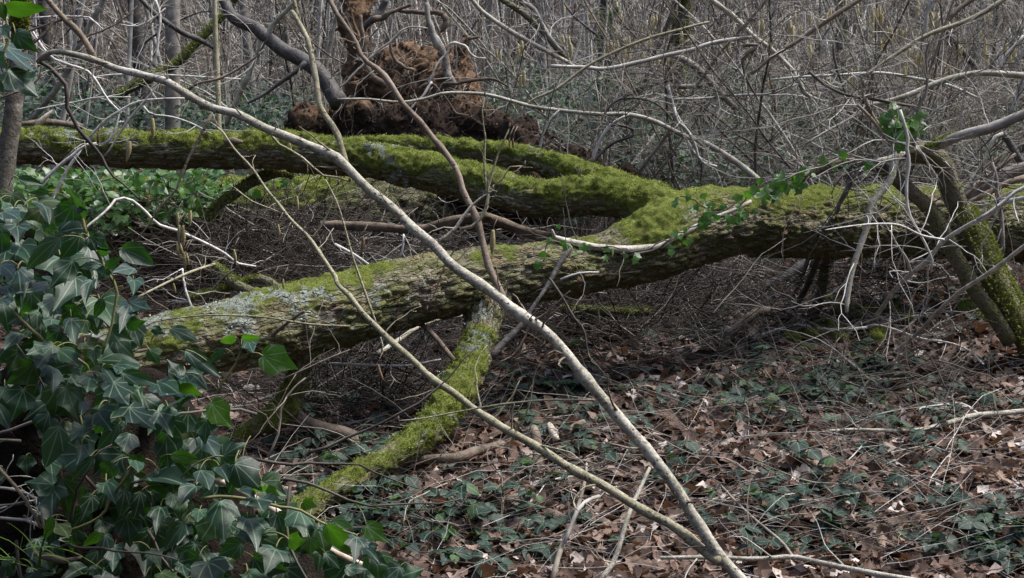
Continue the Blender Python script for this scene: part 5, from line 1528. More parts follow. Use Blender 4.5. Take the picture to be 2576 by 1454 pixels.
def instanced(templates, pos, nrm, yaw, size, tint, tilt_rng):
    """place flat leaf templates (verts, quads) at pos with normals"""
    vs, qs, cs = [], [], []
    base = 0
    pick = tilt_rng.integers(0, len(templates), len(pos))
    for k, (tv, tq) in enumerate(templates):
        m = np.where(pick == k)[0]
        if not len(m): continue
        n = nrm[m] / np.linalg.norm(nrm[m], axis=1)[:, None]
        h = np.stack([np.cos(yaw[m]), np.sin(yaw[m]), np.zeros(len(m))], 1)
        y = h - n * (h * n).sum(1)[:, None]
        y /= np.linalg.norm(y, axis=1)[:, None]
        x = np.cross(y, n)
        c = tv - np.array([0, 0.5, 0])
        v = pos[m][:, None, :] + size[m][:, None, None] * (c[None, :, 0, None] * x[:, None] + c[None, :, 1, None] * y[:, None] + c[None, :, 2, None] * n[:, None])
        q = tq[None] + (np.arange(len(m)) * len(tv))[:, None, None] + base
        vs.append(v.reshape(-1, 3)); qs.append(q.reshape(-1, tq.shape[1]))
        tt = np.repeat(tint[m], len(tv))
        cs.append(np.stack([tt, tt, tt, np.ones(len(tt))], 1))
        base += len(m) * len(tv)
    return np.vstack(vs), np.vstack(qs), np.vstack(cs)


# ------------------------------------------------------------------ green leaves on the far log, ivy on the trunk
def build_small_ivy():
    rng = np.random.default_rng(61)
    root = empty('ivy_patch', P(330, 520, 12.1), 'bright green leafy ivy smothering the dark log under the upper limb', 'ivy')
    n = 0
    while n < 295:
        x, y = rng.uniform(20, 760), rng.uniform(425, 600)
        if y > 480 + 120 * (1 - abs(x - 260) / 420) : continue
        if x > 560 and rng.random() < 0.7: continue
        d = rng.uniform(11.3, 12.1)
        b = P(x, y, d)
        t = b + (rng.normal(0, 1, 3) * np.array([1, 0.4, 0.5]) + np.array([0, -0.3, -0.35])) * 0.05
        L = rng.uniform(0.07, 0.115)
        nrm = np.array([0, -0.5, 1.0]) + rng.normal(0, 0.45, 3)
        put('leaf', IVY_SMALL[rng.integers(0, 4)], leaf_matrix(b, t, nrm, L, rng.uniform(0.6, 0.9)), root)
        n += 1
    nn = 900
    xx, yy = rng.uniform(20, 740, nn), rng.uniform(425, 600, nn)
    kk = (yy < 480 + 120 * (1 - np.abs(xx - 260) / 420)) & ((xx < 560) | (rng.random(nn) < 0.3))
    pp = P(xx[kk][:, None], yy[kk][:, None], rng.uniform(11.5, 12.3, kk.sum())[:, None])
    tv, tq, _u = bent_leaf(IVY1, rng, 0.2, 0.2, 0.04, (0, 1.0))
    v, q, c = instanced([(tv, tq)], pp, np.array([0, -0.5, 1.0]) + rng.normal(0, 0.45, (len(pp), 3)), rng.uniform(0, 6.28, len(pp)), rng.uniform(0.06, 0.10, len(pp)), rng.random(len(pp)), rng)
    o = MB().add(v, q, None, c).build('leaves', MAT['ivy_small'], root)
    o['kind'] = 'stuff'
    for _ in range(26):
        p, r = grow(P(rng.uniform(30, 700), rng.uniform(450, 600), 11.7), (rng.normal(0, 1), 0, rng.normal(0, 0.5)), rng.uniform(0.3, 0.8), 0.004, rng, 0.5, 0.02, 10)
        mb = MB(); tube(mb, p, r, 4)
        mb.build('stem', MAT['twig_brown'], root, colors=False)

    def vine(label, paths, count, off, size=(0.035, 0.06)):
        rt = empty('ivy_vine', P(paths[0][0][0], paths[0][0][1], off), label, 'ivy')
        for pts in paths:
            p, r = W3(pts, off, (4, 3), 0.04)
            p = p + rng.normal(0, 0.008, p.shape)
            mb = MB(); tube(mb, p, r, 5)
            mb.build('stem', MAT['twig_brown'], rt, colors=False)
            for _ in range(count):
                i = rng.integers(0, len(p))
                b = p[i] + rng.normal(0, 0.035, 3) + np.array([0, -0.03, 0.0])
                t = b + np.array([rng.normal(0, 0.6), -0.2, -0.7 + rng.normal(0, 0.4)])
                put('leaf', IVY_SMALL[rng.integers(0, 2)], leaf_matrix(b, t, np.array([0, -0.8, 0.6]) + rng.normal(0, 0.35, 3), rng.uniform(*size), 1.0), rt)
        return rt
    vine('ivy with dark green leaves hanging along the dark arched stem', [Z(3, (560, 1420), (700, 1380), (830, 1300), (1000, 1210), (1200, 1140), (1400, 1180), (1560, 1260)), Z(3, (620, 1400), (760, 1340), (900, 1280))], 26, 9.35, (0.035, 0.068))
    vine('small ivy creeping along the white barked branch on the trunk', [Z(6, (500, 60), (300, 180), (120, 270), (0, 330)) + Z(5, (2350, 390), (2150, 440), (1950, 420), (1700, 400), (1540, 370), (1500, 520)), Z(6, (520, 170), (350, 190), (200, 120), (60, 40))], 34, 9.15)
    vine('ivy clump on the bent top of the brown leaning stem', [Z(3, (1560, 820), (1600, 900), (1640, 1000)), Z(3, (1500, 830), (1700, 880), (1780, 910))], 22, 9.45, (0.05, 0.09))


build_small_ivy()

LAND = [(300, 'left of the two dark trunks'), (500, 'beside the two dark trunks'), (840, 'behind the black broken branch'), (1240, 'behind the root plate'), (1440, 'just right of the root plate'), (1600, 'beside the ivy clad trunk'), (1800, 'behind the mossy trunk and fork'),
        (2050, 'beyond the right half of the trunk'), (2300, 'above the dark arched stem'), (9999, 'beyond the leaning stems by the right edge')]
COLW = {'twig_pale': 'pale', 'twig_brown': 'brown', 'twig_tan': 'tan', 'hazel': 'grey', 'grey_bark': 'mottled', 'dead_wood': 'dark weathered', 'twig_shaded': 'dark'}


def land(x):
    return next(t for k, t in LAND if x < k)


# ------------------------------------------------------------------ leaf litter
OAK_LO = [(0.0, 0.0), (0.13, 0.15), (0.09, 0.25), (0.25, 0.42), (0.16, 0.55), (0.28, 0.72), (0.0, 1.0)]


def build_litter():
    rng = np.random.default_rng(71)
    tmp = []
    for _ in range(14):
        v, q, uv = bent_leaf(OAK_LO, rng, rng.uniform(-0.6, 0.7), rng.uniform(-1.0, 1.0), 0.10, (0, 1.0), rng.uniform(-0.8, 0.8))
        v[:, 0] *= rng.uniform(0.9, 1.4)
        tmp.append((v, q))
    N = 16500
    x = rng.uniform(-350, 2950, N); y = 560 + (1540 - 560) * rng.random(N) ** 0.85
    p, d = at_ground(x, y)
    keep = (d < 24) & ~((d > 9.4) & (x < 1250) & (rng.random(N) < 0.75))  # leaves thinned behind the trunk so the shaded gap stays dark
    p = p[keep]; n = len(p)
    p[:, 2] += rng.uniform(0.0, 0.035, n)
    nrm = np.array([0, 0, 1.0]) + rng.normal(0, 0.45, (n, 3)) * np.array([1, 1, 0.2])
    tint = np.clip(rng.beta(1.8, 2.2, n) + rng.normal(0, 0.05, n) + 0.4 * (rng.random(n) < 0.10), 0, 1)
    v, q, c = instanced(tmp, p, nrm, rng.uniform(0, 6.28, n), rng.uniform(0.085, 0.155, n), tint, rng)
    o = MB().add(v, q, None, c).build('leaf_litter', MAT['litter'])
    tag(o, 'brown oak leaf litter covering the woodland floor', 'leaf litter', kind='stuff')
    # single leaves that stand out
    for i in range(110):
        for _ in range(30):
            x, y = rng.uniform(700, 2576), rng.uniform(860, 1450)
            if y > 820 + (1700 - x) * 0.25: break
        p, d = at_ground([x], [y])
        p = p[0] + np.array([0, 0, 0.03])
        a = rng.uniform(0, 6.28)
        me = OAK_SHAPES[rng.integers(0, 8)]
        o = bpy.data.objects.new('fallen_oak_leaf', me)
        col.objects.link(o)
        L = rng.uniform(0.085, 0.13)
        o.matrix_basis = leaf_matrix(p, p + np.array([math.cos(a), math.sin(a), rng.normal(0, 0.25)]), np.array([0, -0.25, 1]) + rng.normal(0, 0.35, 3), L, rng.uniform(1.0, 1.4))
        wh = ('at the bottom edge ' if y > 1330 else 'mid slope ' if y > 1100 else 'up the slope ') + ('left of the hazel stems' if x < 1450 else 'right of the hazel stems' if x < 2000 else 'near the right edge')
        tag(o, ('large ' if L > 0.115 else 'small ' if L < 0.1 else '') + 'curled pale oak leaf ' + wh, 'leaf', 'curled oak leaves ' + wh)


build_litter()

# ------------------------------------------------------------------ brambles
def sprig_proto(rng):
    """leaf placements of a bramble sprig around the origin: stem path and leaflet matrices"""
    hgt = rng.uniform(0.05, 0.16)
    lean = rng.normal(0, 0.12, 2)
    stem = smooth_path([(0, 0, -0.02), (lean[0] * 0.4, lean[1] * 0.4, hgt * 0.6), (lean[0], lean[1], hgt)], n=7)
    leaves = []
    for g in range(rng.integers(1, 3)):
        k = -1 if g == 0 else 4
        c = stem[k] + (np.zeros(3) if g == 0 else rng.normal(0, 0.04, 3) * np.array([1, 1, 0.3]))
        a = rng.uniform(0, 6.28)
        for off, sc in ((0, 1.15), (1.35, 0.95), (-1.35, 0.95)):
            b = a + off + rng.normal(0, 0.15)
            dr = np.array([math.cos(b), math.sin(b), rng.normal(-0.15, 0.2)])
            n = np.array([0, -0.15, 1.0]) + rng.normal(0, 0.25, 3)
            st = c + dr * 0.012
            leaves.append((leaf_matrix(st, st + dr, n, rng.uniform(0.055, 0.088) * sc, rng.uniform(0.95, 1.25)), int(rng.integers(0, 5))))
    mb = MB(); tube(mb, stem, np.linspace(0.0025, 0.0015, 7), 4)
    return mb.mesh('stem', MAT['twig_brown'], colors=False), leaves


def build_brambles():
    rng = np.random.default_rng(81)
    protos = [sprig_proto(rng) for _ in range(16)]
    cl = [(2100, 1000, 200, 45, 46, 'among the fallen twigs on the right slope'), (1980, 1060, 130, 35, 18, 'among the fallen twigs on the right slope'), (1950, 1320, 170, 60, 24, 'in the litter right of the crossing hazel stems'), (2440, 1370, 80, 50, 16, 'at the lower right corner'),
          (1150, 1380, 170, 50, 30, 'at the bottom centre below the prop branch'), (860, 1290, 70, 50, 18, 'beside the foot of the mossy prop branch'), (800, 1150, 70, 60, 20, 'in the shade between the two mossy props'), (1430, 1010, 110, 60, 24, 'behind the hazel stem near the prop branch'),
          (1020, 1270, 110, 30, 14, 'beside the foot of the mossy prop branch'), (1570, 1180, 130, 50, 14, 'in the litter between the hazel stems'), (2300, 1190, 150, 50, 12, 'in the litter right of the crossing hazel stems'), (1330, 1330, 130, 50, 14, 'at the bottom centre below the prop branch'),
          (2330, 750, 90, 30, 10, 'round the feet of the leaning stems'), (2500, 650, 70, 40, 10, 'round the feet of the leaning stems'), (1000, 860, 80, 40, 12, 'under the lichened trunk'), (1900, 900, 300, 60, 22, 'scattered on the right slope below the trunk')]
    for cx, cy, sx, sy, n, where in cl:
        bx, by = rng.normal(cx, sx, n), rng.normal(cy, sy, n)
        bp, bd = at_ground(bx, by)
        for i in range(n):
            if bx[i] > 2680 or by[i] > 1500 or bd[i] > 16: continue
            p = bp[i:i + 1]
            sc = rng.uniform(0.8, 1.2)
            sm, lv = protos[rng.integers(0, 16)]
            root = empty('bramble_sprig', p[0] + np.array([0, 0, 0.02]), ('far ' if by[i] < cy else 'near ') + ('left ' if bx[i] < cx else 'right ') + ('six leaved ' if len(lv) > 3 else 'three leaved ') + ('tall ' if sm.vertices[-1].co.z > 0.11 and 0.93 <= sc <= 1.07 else '') + ('large ' if sc > 1.07 else 'small ' if sc < 0.93 else '') + 'bramble sprig ' + where, 'bramble', 'bramble sprigs ' + where)
            root.rotation_euler = (0, 0, rng.uniform(0, 6.28))
            root.scale = (sc, sc, sc)
            o = bpy.data.objects.new('stem', sm); col.objects.link(o); o.parent = root
            for M, k in lv:
                o = bpy.data.objects.new('leaflet', BRAM_SHAPES[k]); col.objects.link(o); o.parent = root; o.matrix_basis = M
    # more of the same close to the ground
    cx = np.concatenate([rng.normal(2120, 200, 240), rng.normal(1950, 250, 40), rng.normal(1150, 220, 40), rng.normal(1430, 130, 90), rng.normal(830, 90, 150), rng.normal(2440, 100, 90)])
    cy = np.concatenate([rng.normal(1000, 40, 240), rng.normal(1310, 75, 40), rng.normal(1370, 60, 40), rng.normal(1010, 60, 90), rng.normal(1200, 90, 150), rng.normal(1370, 50, 90)])
    k = vnoise(np.stack([cx / 60, cy / 30, 0 * cx], 1), 17) > 0.58
    k &= cy < 1500
    p, d = at_ground(cx[k], cy[k])
    n = len(p)
    p[:, 2] += rng.uniform(0.02, 0.11, n)
    off = np.repeat(rng.uniform(0, 6.28, n), 3) + np.tile([0, 1.35, -1.35], n)
    p3 = np.repeat(p, 3, axis=0) + np.stack([np.cos(off), np.sin(off), 0 * off], 1) * 0.045
    tv, tq, _u = bent_leaf(BRAM, rng, 0.2, 0.3, 0.05, (0, 1.0))
    rr = np.repeat(rng.random(n), 3)
    v, q, c = instanced([(tv, tq)], p3, np.array([0, -0.2, 1.0]) + np.repeat(rng.normal(0, 0.25, (n, 3)), 3, axis=0) + rng.normal(0, 0.15, (3 * n, 3)), off, rng.uniform(0.05, 0.08, 3 * n), rr, rng)
    o = MB().add(v, q, None, c).build('bramble_cover', MAT['bramble_far'])
    tag(o, 'low dark bramble leaves spreading over the litter', 'brambles', kind='stuff')
    # background brambles, a mass
    N = 44000
    d = rng.uniform(14.3, 21.5, N)
    x = rng.uniform(-500, 3100, N)
    q = P(x[:, None], 500.0, d[:, None])
    X, Y = q[:, 0], q[:, 1]
    top = np.interp(x, [-500, 100, 800, 900, 1150, 1250, 1900, 2300, 3100], [1.3, 1.35, 1.3, 0.6, 0.6, 1.25, 1.25, 0.9, 0.7])
    hh = vnoise(np.stack([X * 0.8, Y * 0.8, 0 * X], 1), 9)
    h = top * (0.35 + 0.9 * hh) * sstep(14.0, 16.0, d)
    keep = (hh > 0.22) & ~((x > 760) & (x < 1240) & (d < 15.6))
    X, Y, h, d = X[keep], Y[keep], h[keep], d[keep]
    n = len(X)
    p = np.stack([X, Y, ground(X, Y) + h * rng.random(n) ** 0.45], 1)
    lv = np.array([(0, 0, 0), (0.30, 0.25, 0.06), (-0.30, 0.25, 0.06), (0.34, 0.6, 0.05), (-0.34, 0.6, 0.05), (0, 0.5, -0.03), (0, 1, -0.12)], float)
    tq = np.array([(0, 1, 5, 5), (0, 5, 2, 2), (1, 3, 6, 5), (2, 5, 6, 4)])
    T = np.array([(0, 1, 5), (0, 5, 2), (1, 3, 5), (3, 6, 5), (2, 5, 4), (4, 5, 6)])
    nrm = np.array([0, -0.3, 1.0]) + rng.normal(0, 0.45, (n, 3))
    v, t, c = instanced([(lv, T)], p, nrm, rng.uniform(0, 6.28, n), rng.uniform(0.05, 0.09, n), rng.random(n), rng)
    o = MB().add(v, None, t, c).build('bramble_thicket', MAT['bramble_far'])
    tag(o, 'blue green bramble thicket covering the ground behind the fallen trees', 'brambles', kind='stuff')


build_brambles()

# ------------------------------------------------------------------ fallen twigs
def build_ground_twigs():
    rng = np.random.default_rng(91)

    def twigs(x, y, L, r, m=8):
        p, d = at_ground(x, y)
        n = len(p)
        p[:, 2] += rng.uniform(0, 0.05, n)
        a = rng.uniform(0, 6.28, n)
        q, rr = grow_many(p, np.stack([np.cos(a), np.sin(a), rng.uniform(0.0, 0.6, n)], 1), L, r, rng, 0.22, 0.05, m)
        gz = ground(q[:, :, 0].ravel(), q[:, :, 1].ravel()).reshape(n, -1)
        q[:, :, 2] = np.maximum(q[:, :, 2], gz + 0.012)
        return q, rr
    where = [((1250, 1900), (680, 880), 60, 'under the middle of the fallen trunk', 'dead_wood'), ((1700, 2576), (930, 1120), 60, 'lying over the brambles on the right', 'twig_brown'), ((700, 1300), (860, 1130), 45, 'in the shade under the lichened trunk', 'dead_wood'),
             ((950, 1700), (1150, 1450), 50, 'in the litter at the bottom centre', 'twig_brown'), ((1800, 2576), (1150, 1450), 60, 'in the litter at the lower right', 'twig_brown')]
    for (x0, x1), (y0, y1), n, wh, m in where:
        Q, R = twigs(rng.uniform(x0, x1, n), rng.uniform(y0, y1, n), rng.uniform(0.35, 1.2, n), rng.uniform(0.0022, 0.0058, n))
        for q, r in zip(Q, R):
            mb = MB(); tube(mb, q - q[0], r, 5)
            mt = str(m if rng.random() < 0.6 else rng.choice(['twig_pale', 'twig_brown', 'twig_tan']))
            ln = np.linalg.norm(q[-1] - q[0])
            o = mb.build('dead_twig', MAT[mt], base=(0, 0, 0), colors=False)
            o.location = q[0]
            tag(o, ('long ' if ln > 0.8 else 'short ' if ln < 0.5 else '') + ('thick ' if r[0] > 0.0046 else 'thin ' if r[0] < 0.0034 else '') + COLW[mt] + ' dead twig ' + ('pointing upslope ' if abs(q[-1][1] - q[0][1]) > abs(q[-1][0] - q[0][0]) else '') + wh, 'twig', 'dead twigs ' + wh)
    for nm, m, n, rmin, rmax in (('pale_stalks', 'twig_tan', 700, 0.001, 0.0024), ('brown_stalks', 'twig_brown', 2400, 0.0012, 0.0035), ('grey_stalks', 'twig_pale', 900, 0.0012, 0.003)):
        mb = MB()
        k = rng.random(n) < (0.4 if nm == 'brown_stalks' else 0.08)
        x = np.where(k, rng.normal(1550, 280, n), rng.uniform(-150, 2750, n)); y = np.where(k, rng.normal(770, 60, n), rng.uniform(600, 1470, n))
        q, r = twigs(x, y, rng.uniform(0.2, 1.0, n), rng.uniform(rmin, rmax, n), 6)
        tubes_many(mb, q, r, 3)
        o = mb.build(nm, MAT[m], colors=False)
        tag(o, {'pale_stalks': 'tangle of thin tan dead stalks over the litter', 'brown_stalks': 'tangle of thin brown bramble canes over the litter', 'grey_stalks': 'thin grey broken twigs strewn over the litter'}[nm], 'stalks', kind='stuff')


build_ground_twigs()


def build_brushwood():
    rng = np.random.default_rng(93)
    for nm, lab, (cx, cy, sx, sy), n, m, hi in (
            ('brushwood', 'dense tangle of fine dark twigs under the middle of the fallen trunk', (1560, 800, 210, 50), 1500, 'twig_shaded', 0.45),
            ('brushwood', 'tangle of grey twigs below the bent leaning stems', (2200, 760, 180, 60), 450, 'twig_shaded', 0.45),
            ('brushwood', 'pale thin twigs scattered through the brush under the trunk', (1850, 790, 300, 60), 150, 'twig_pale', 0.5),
            ('brushwood', 'dark twigs heaped behind the lichened trunk at the left', (680, 700, 220, 45), 1300, 'twig_shaded', 0.5),
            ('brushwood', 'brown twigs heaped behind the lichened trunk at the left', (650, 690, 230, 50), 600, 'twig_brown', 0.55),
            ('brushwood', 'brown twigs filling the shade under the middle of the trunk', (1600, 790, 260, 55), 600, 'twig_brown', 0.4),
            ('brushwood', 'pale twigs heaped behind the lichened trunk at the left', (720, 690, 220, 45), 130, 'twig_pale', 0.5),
            ('brushwood', 'twigs strewn in the shade between the two mossy props', (900, 1000, 130, 60), 800, 'twig_shaded', 0.25),
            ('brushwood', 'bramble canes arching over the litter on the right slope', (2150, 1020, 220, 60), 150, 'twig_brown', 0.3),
            ('brushwood', 'brown and grey twigs piled behind the mossy fork', (1560, 590, 220, 30), 700, 'twig_shaded', 0.6)):
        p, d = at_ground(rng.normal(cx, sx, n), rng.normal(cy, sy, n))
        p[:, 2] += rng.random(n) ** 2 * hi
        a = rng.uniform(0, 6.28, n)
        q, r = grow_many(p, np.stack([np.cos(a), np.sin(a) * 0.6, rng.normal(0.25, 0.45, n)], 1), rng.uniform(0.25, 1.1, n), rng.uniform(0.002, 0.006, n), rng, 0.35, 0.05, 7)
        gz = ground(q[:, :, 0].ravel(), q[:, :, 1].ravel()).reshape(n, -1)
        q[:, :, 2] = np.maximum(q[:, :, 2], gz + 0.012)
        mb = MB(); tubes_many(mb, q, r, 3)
        o = mb.build(nm, MAT[m], colors=False)
        tag(o, lab, 'brushwood', kind='stuff')


build_brushwood()

# ------------------------------------------------------------------ moss cushions by the leaning stems
def build_moss_cushions():
    rng = np.random.default_rng(95)
    sp = [((1020, 1090), 30), ((1110, 1045), 34), ((1200, 1105), 26), ((1190, 1035), 24), ((1480, 1060), 20), ((1470, 1110), 24), ((860, 1110), 24), ((1230, 910), 28), ((1330, 925), 22), ((1410, 910), 22), ((2250, 720), 24), ((2120, 885), 26), ((2235, 950), 22), ((1580, 895), 24), ((1100, 840), 22), ((1690, 960), 18)]
    names = ['largest', 'second']
    for i, (c, w) in enumerate(sp):
        (x, y) = Z(6, c)[0]
        p, d = at_ground([x], [y])
        s = w * d[0] / FPX
        v, q, cc = blob(p[0] + np.array([0, 0, 0.03]), s, s * 0.8, s * 0.8, 22, 14, s * 0.35, 22, 90 + i, lambda v: np.full(len(v), 0.5))
        o = MB().add(v, q, None, cc).build('moss_cushion', MAT['moss'], base=p[0])
        wh = 'under the forked root' if x < 2130 and y > 830 else 'by the foot of the leaning stems' if x > 2400 else 'below the white hanging branch'
        tag(o, ('broad' if w > 25 else 'small') + ' bright green moss cushion ' + wh, 'moss', 'moss cushions ' + wh)
        n = vnormals(v, q)
        k = rng.integers(0, len(v), 500)
        vv, tt, c2 = fronds(v[k] + rng.normal(0, s * 0.1, (500, 3)), n[k], rng, 0.018, 0.005)
        b = MB().add(vv - p[0], None, tt, c2).build('fronds', MAT['moss'], None, smooth=False)
        b.parent = o
        b['kind'] = 'stuff'


build_moss_cushions()

# ------------------------------------------------------------------ background tangle of hazel on the right, traced
def build_tangle():
    T = [
        ('pale hazel branch slanting down from the top, right of centre', Z(3, (200, -60), (270, 0), (420, 110), (570, 260), (720, 370), (870, 520)), 13, (14, 14, 13, 10), 'hazel'),
        ('brown hazel branch rising to the top right of centre', Z(3, (560, 540), (730, 400), (880, 310), (1020, 210), (1200, 90), (1340, 0), (1420, -60)), 12, (7, 11, 13, 14), 'hazel_brown'),
        ('long olive branch rising to the top right corner', Z(3, (1000, 950), (1200, 780), (1300, 670), (1380, 560), (1500, 470), (1650, 370), (1770, 290), (1900, 230), (2100, 160), (2250, 90), (2390, 0), (2460, -60)), 11, (6, 9, 12, 14), 'hazel_green'),
        ('grey branch bending in from the right edge at mid height', Z(3, (2650, 555), (2544, 550), (2250, 530), (2050, 560), (1890, 610), (1700, 690), (1500, 750), (1400, 770), (1280, 860), (1100, 960), (950, 1050)), 11.5, (17, 16, 13, 9, 5), 'hazel'),
        ('long pale arched branch crossing above the mossy fork', Z(2, (0, 720), (220, 720), (450, 742), (620, 720), (760, 680), (900, 675), (1100, 690), (1400, 770), (1600, 800), (1900, 830), (2100, 830), (2300, 880), (2544, 1000)) + Z(3, (160, 1010), (300, 1080), (420, 1160), (520, 1230), (620, 1320)), 12, (5, 7, 9, 11, 14, 17), 'hazel'),
        ('straight white pole curving up to the right of the root plate', Z(2, (1550, 480), (1800, 490), (1950, 500), (2200, 450), (2400, 400), (2544, 370)) + Z(3, (250, 320), (400, 290), (560, 270)), 12.5, (9, 11, 11, 10), 'twig_pale'),
        ('thin pole slanting up from the mossy fork to the right', Z(2, (1280, 900), (1400, 740), (1600, 640), (1850, 460), (2200, 300), (2544, 200), (2700, 160)), 12, (5, 7, 8, 6), 'hazel_green'),
        ('grey branch slanting down beside the root plate', Z(2, (940, -50), (980, 0), (1060, 90), (1200, 190), (1350, 280), (1500, 360), (1650, 440), (1730, 490)), 14, (10, 12, 12, 9), 'hazel'),
        ('mossy green branch slanting from the top centre', Z(2, (1150, -50), (1200, 0), (1300, 60), (1400, 140), (1500, 240), (1600, 360), (1660, 420)), 15, (14, 16, 15, 12), 'mossy_stem'),
        ('two toned stem leaning from the top centre', Z(2, (1310, -60), (1340, 20), (1420, 60), (1480, 170), (1560, 300), (1640, 380)), 14, (14, 14, 13, 8), 'grey_bark'),
        ('thin white stem standing behind the mossy fork', Z(2, (1840, 1200), (1880, 1080), (1950, 950), (2010, 890), (2120, 830)), 11.5, (9, 9, 7), 'twig_pale'),
        ('white curved stem rising behind the rear limb', Z(2, (1460, 1120), (1490, 990), (1530, 890), (1610, 800)), 11.6, (8, 7, 5), 'twig_pale'),
        ('dark curved branch above the fork on the right', Z(2, (1830, 1220), (1900, 1130), (2000, 1040), (2150, 985), (2150, 940), (2050, 910), (1990, 915)), 11.4, (6, 8, 8, 5), 'twig_brown'),
        ('pale branch arching behind the fork to the right', Z(2, (1940, 830), (1980, 770), (2050, 720), (2200, 715), (2330, 760), (2420, 850)), 11.8, (6, 6, 4), 'twig_brown'),
        ('speckled white stem dropping through the right thicket', Z(2, (2400, 620), (2420, 700), (2460, 830), (2544, 960)) + Z(3, (30, 900), (60, 960), (160, 1130), (270, 1190)), 12.5, (10, 9, 7), 'twig_pale'),
        ('broken dark branch among the brambles right of centre', Z(2, (1990, 750), (2100, 690), (2200, 640), (2300, 605), (2420, 620)), 15, (8, 14, 16, 10), 'dark_bark'),
        ('pale zigzag stem left of the ivy topped stump', Z(3, (0, 780), (20, 880), (100, 950), (160, 1080), (190, 1170), (310, 1210)), 11.2, (8, 8, 6), 'twig_pale'),
        ('straight thin stem from the top to the leaning stems', Z(3, (1330, 760), (1440, 870), (1540, 1010), (1640, 1110)), 9.4, (9, 8, 6), 'hazel_brown'),
        ('brown stem crossing toward the bent leaning stem', Z(3, (1380, 700), (1450, 860), (1540, 970), (1640, 1080)), 9.6, (12, 11, 9), 'hazel_brown'),
        ('wavy white shoot hanging in front of the leaning stems', Z(3, (1640, 800), (1670, 900), (1700, 1010), (1690, 1100), (1710, 1180), (1690, 1300), (1690, 1454)) + Z(6, (1710, 180), (1770, 290), (1830, 400), (1880, 520), (1870, 580)), 9.0, (9, 9, 8, 5), 'twig_pale'),
        ('dark twisted branch near the middle of the right thicket', Z(3, (500, 330), (560, 325), (620, 335)) + Z(3, (510, 400), (500, 480), (530, 580), (590, 690)), 11, (9, 10, 5), 'twig_brown'),
        ('long bare branch sloping down across the right thicket', Z(3, (980, 520), (1100, 620), (1250, 690), (1450, 720), (1600, 750), (1760, 775)), 10.5, (7, 8, 9, 7), 'twig_brown'),
        ('upright crooked dark stem in the right thicket', Z(3, (1160, 300), (1160, 400), (1190, 520), (1230, 630), (1250, 690)), 11, (7, 7, 6), 'twig_brown'),
        ('grey pole lying to the right edge behind the mossy stem', Z(3, (2600, 1210), (2460, 1250), (2300, 1320), (2150, 1400), (2060, 1440)), 10.6, (34, 36, 34), 'grey_bark'),
        ('thin brown pole above the grey pole at the right edge', Z(3, (2544, 1290), (2400, 1340), (2250, 1420), (2100, 1490)), 10.2, (16, 16, 13), 'hazel_brown'),
        ('dark stub standing at the right edge above the grey pole', Z(3, (2380, 960), (2440, 1040), (2500, 1150), (2560, 1230)), 10.8, (16, 22, 22), 'dark_bark'),
        ('curved grey stem with a cut end right of the leaning stem', Z(3, (2100, 1420), (2200, 1260), (2280, 1110), (2330, 1000), (2390, 970)), 10.4, (13, 12, 12, 10), 'hazel'),
        ('brown slanting stem between the leaning stem and right edge', Z(3, (2080, 1454), (2200, 1350), (2300, 1270), (2480, 1120)), 10.3, (12, 12, 9), 'hazel_brown'),
        ('peeled grey stick upright at the far right', Z(3, (2310, 1180), (2340, 1300), (2350, 1454)) + Z(6, (2370, 150), (2385, 300), (2390, 470)), 9.9, (8, 12, 12, 10), 'grey_bark'),
        ('mottled leaning branch in the far right wood', Z(3, (1950, 200), (2050, 320), (2150, 440), (2230, 540)), 13, (12, 15, 12), 'dark_bark'),
        ('dark bare branch at the top right', Z(3, (1990, 150), (2060, 70), (2160, 0), (2220, -50)), 12, (12, 14, 12), 'hazel_brown'),
        ('speckled white stem at the far right', Z(3, (2330, 560), (2400, 420), (2540, 260)), 12, (8, 9, 8), 'twig_pale'),
        ('lichened white stem leaning at the far right edge', Z(3, (2440, 830), (2480, 740), (2520, 620), (2560, 520)), 11.5, (9, 12, 10), 'twig_pale'),
        ('crooked pale stem dropping from the top right', Z(3, (1880, -40), (1860, 40), (1830, 120), (1830, 200), (1790, 260)), 11.6, (10, 10, 7), 'twig_pale'),
        ('fallen pale branches sloping behind the trunk on the right', Z(3, (900, 560), (950, 680), (1090, 740)), 12.4, (14, 12, 7), 'hazel'),
        ('flat lying grey pole in the right thicket', Z(3, (0, 630), (120, 630), (200, 620)), 13, (12, 13, 10), 'grey_bark'),
        ('brown bent pole in the middle of the right thicket', Z(3, (0, 420), (60, 430), (180, 510), (300, 640), (450, 790)), 13.5, (16, 18, 17), 'grey_bark'),
        ('pair of thin shoots over the right brambles', Z(3, (0, 720), (200, 715), (500, 690), (700, 680), (900, 610)), 12, (5, 6, 5), 'twig_pale'),
        ('long thin pale stem across the right thicket', Z(3, (700, 580), (900, 560), (1200, 545), (1500, 530), (1750, 570), (2000, 620), (2200, 710)), 12, (5, 7, 8, 6), 'twig_pale'),
    ]
    rng = np.random.default_rng(101)
    for i, (lab, pts, d, w, m) in enumerate(T):
        tm = 'twig_pale' if rng.random() < 0.45 else 'twig_brown'
        one('hazel_branch', lab, 'branch', [('stem', pts, d, w, m)], 9 if max(np.atleast_1d(w)) < 20 else 5, (0.25, 0.9), tm, 'branches in the right thicket', seed=200 + i, sides=8, sub=2, rmax=0.0045)
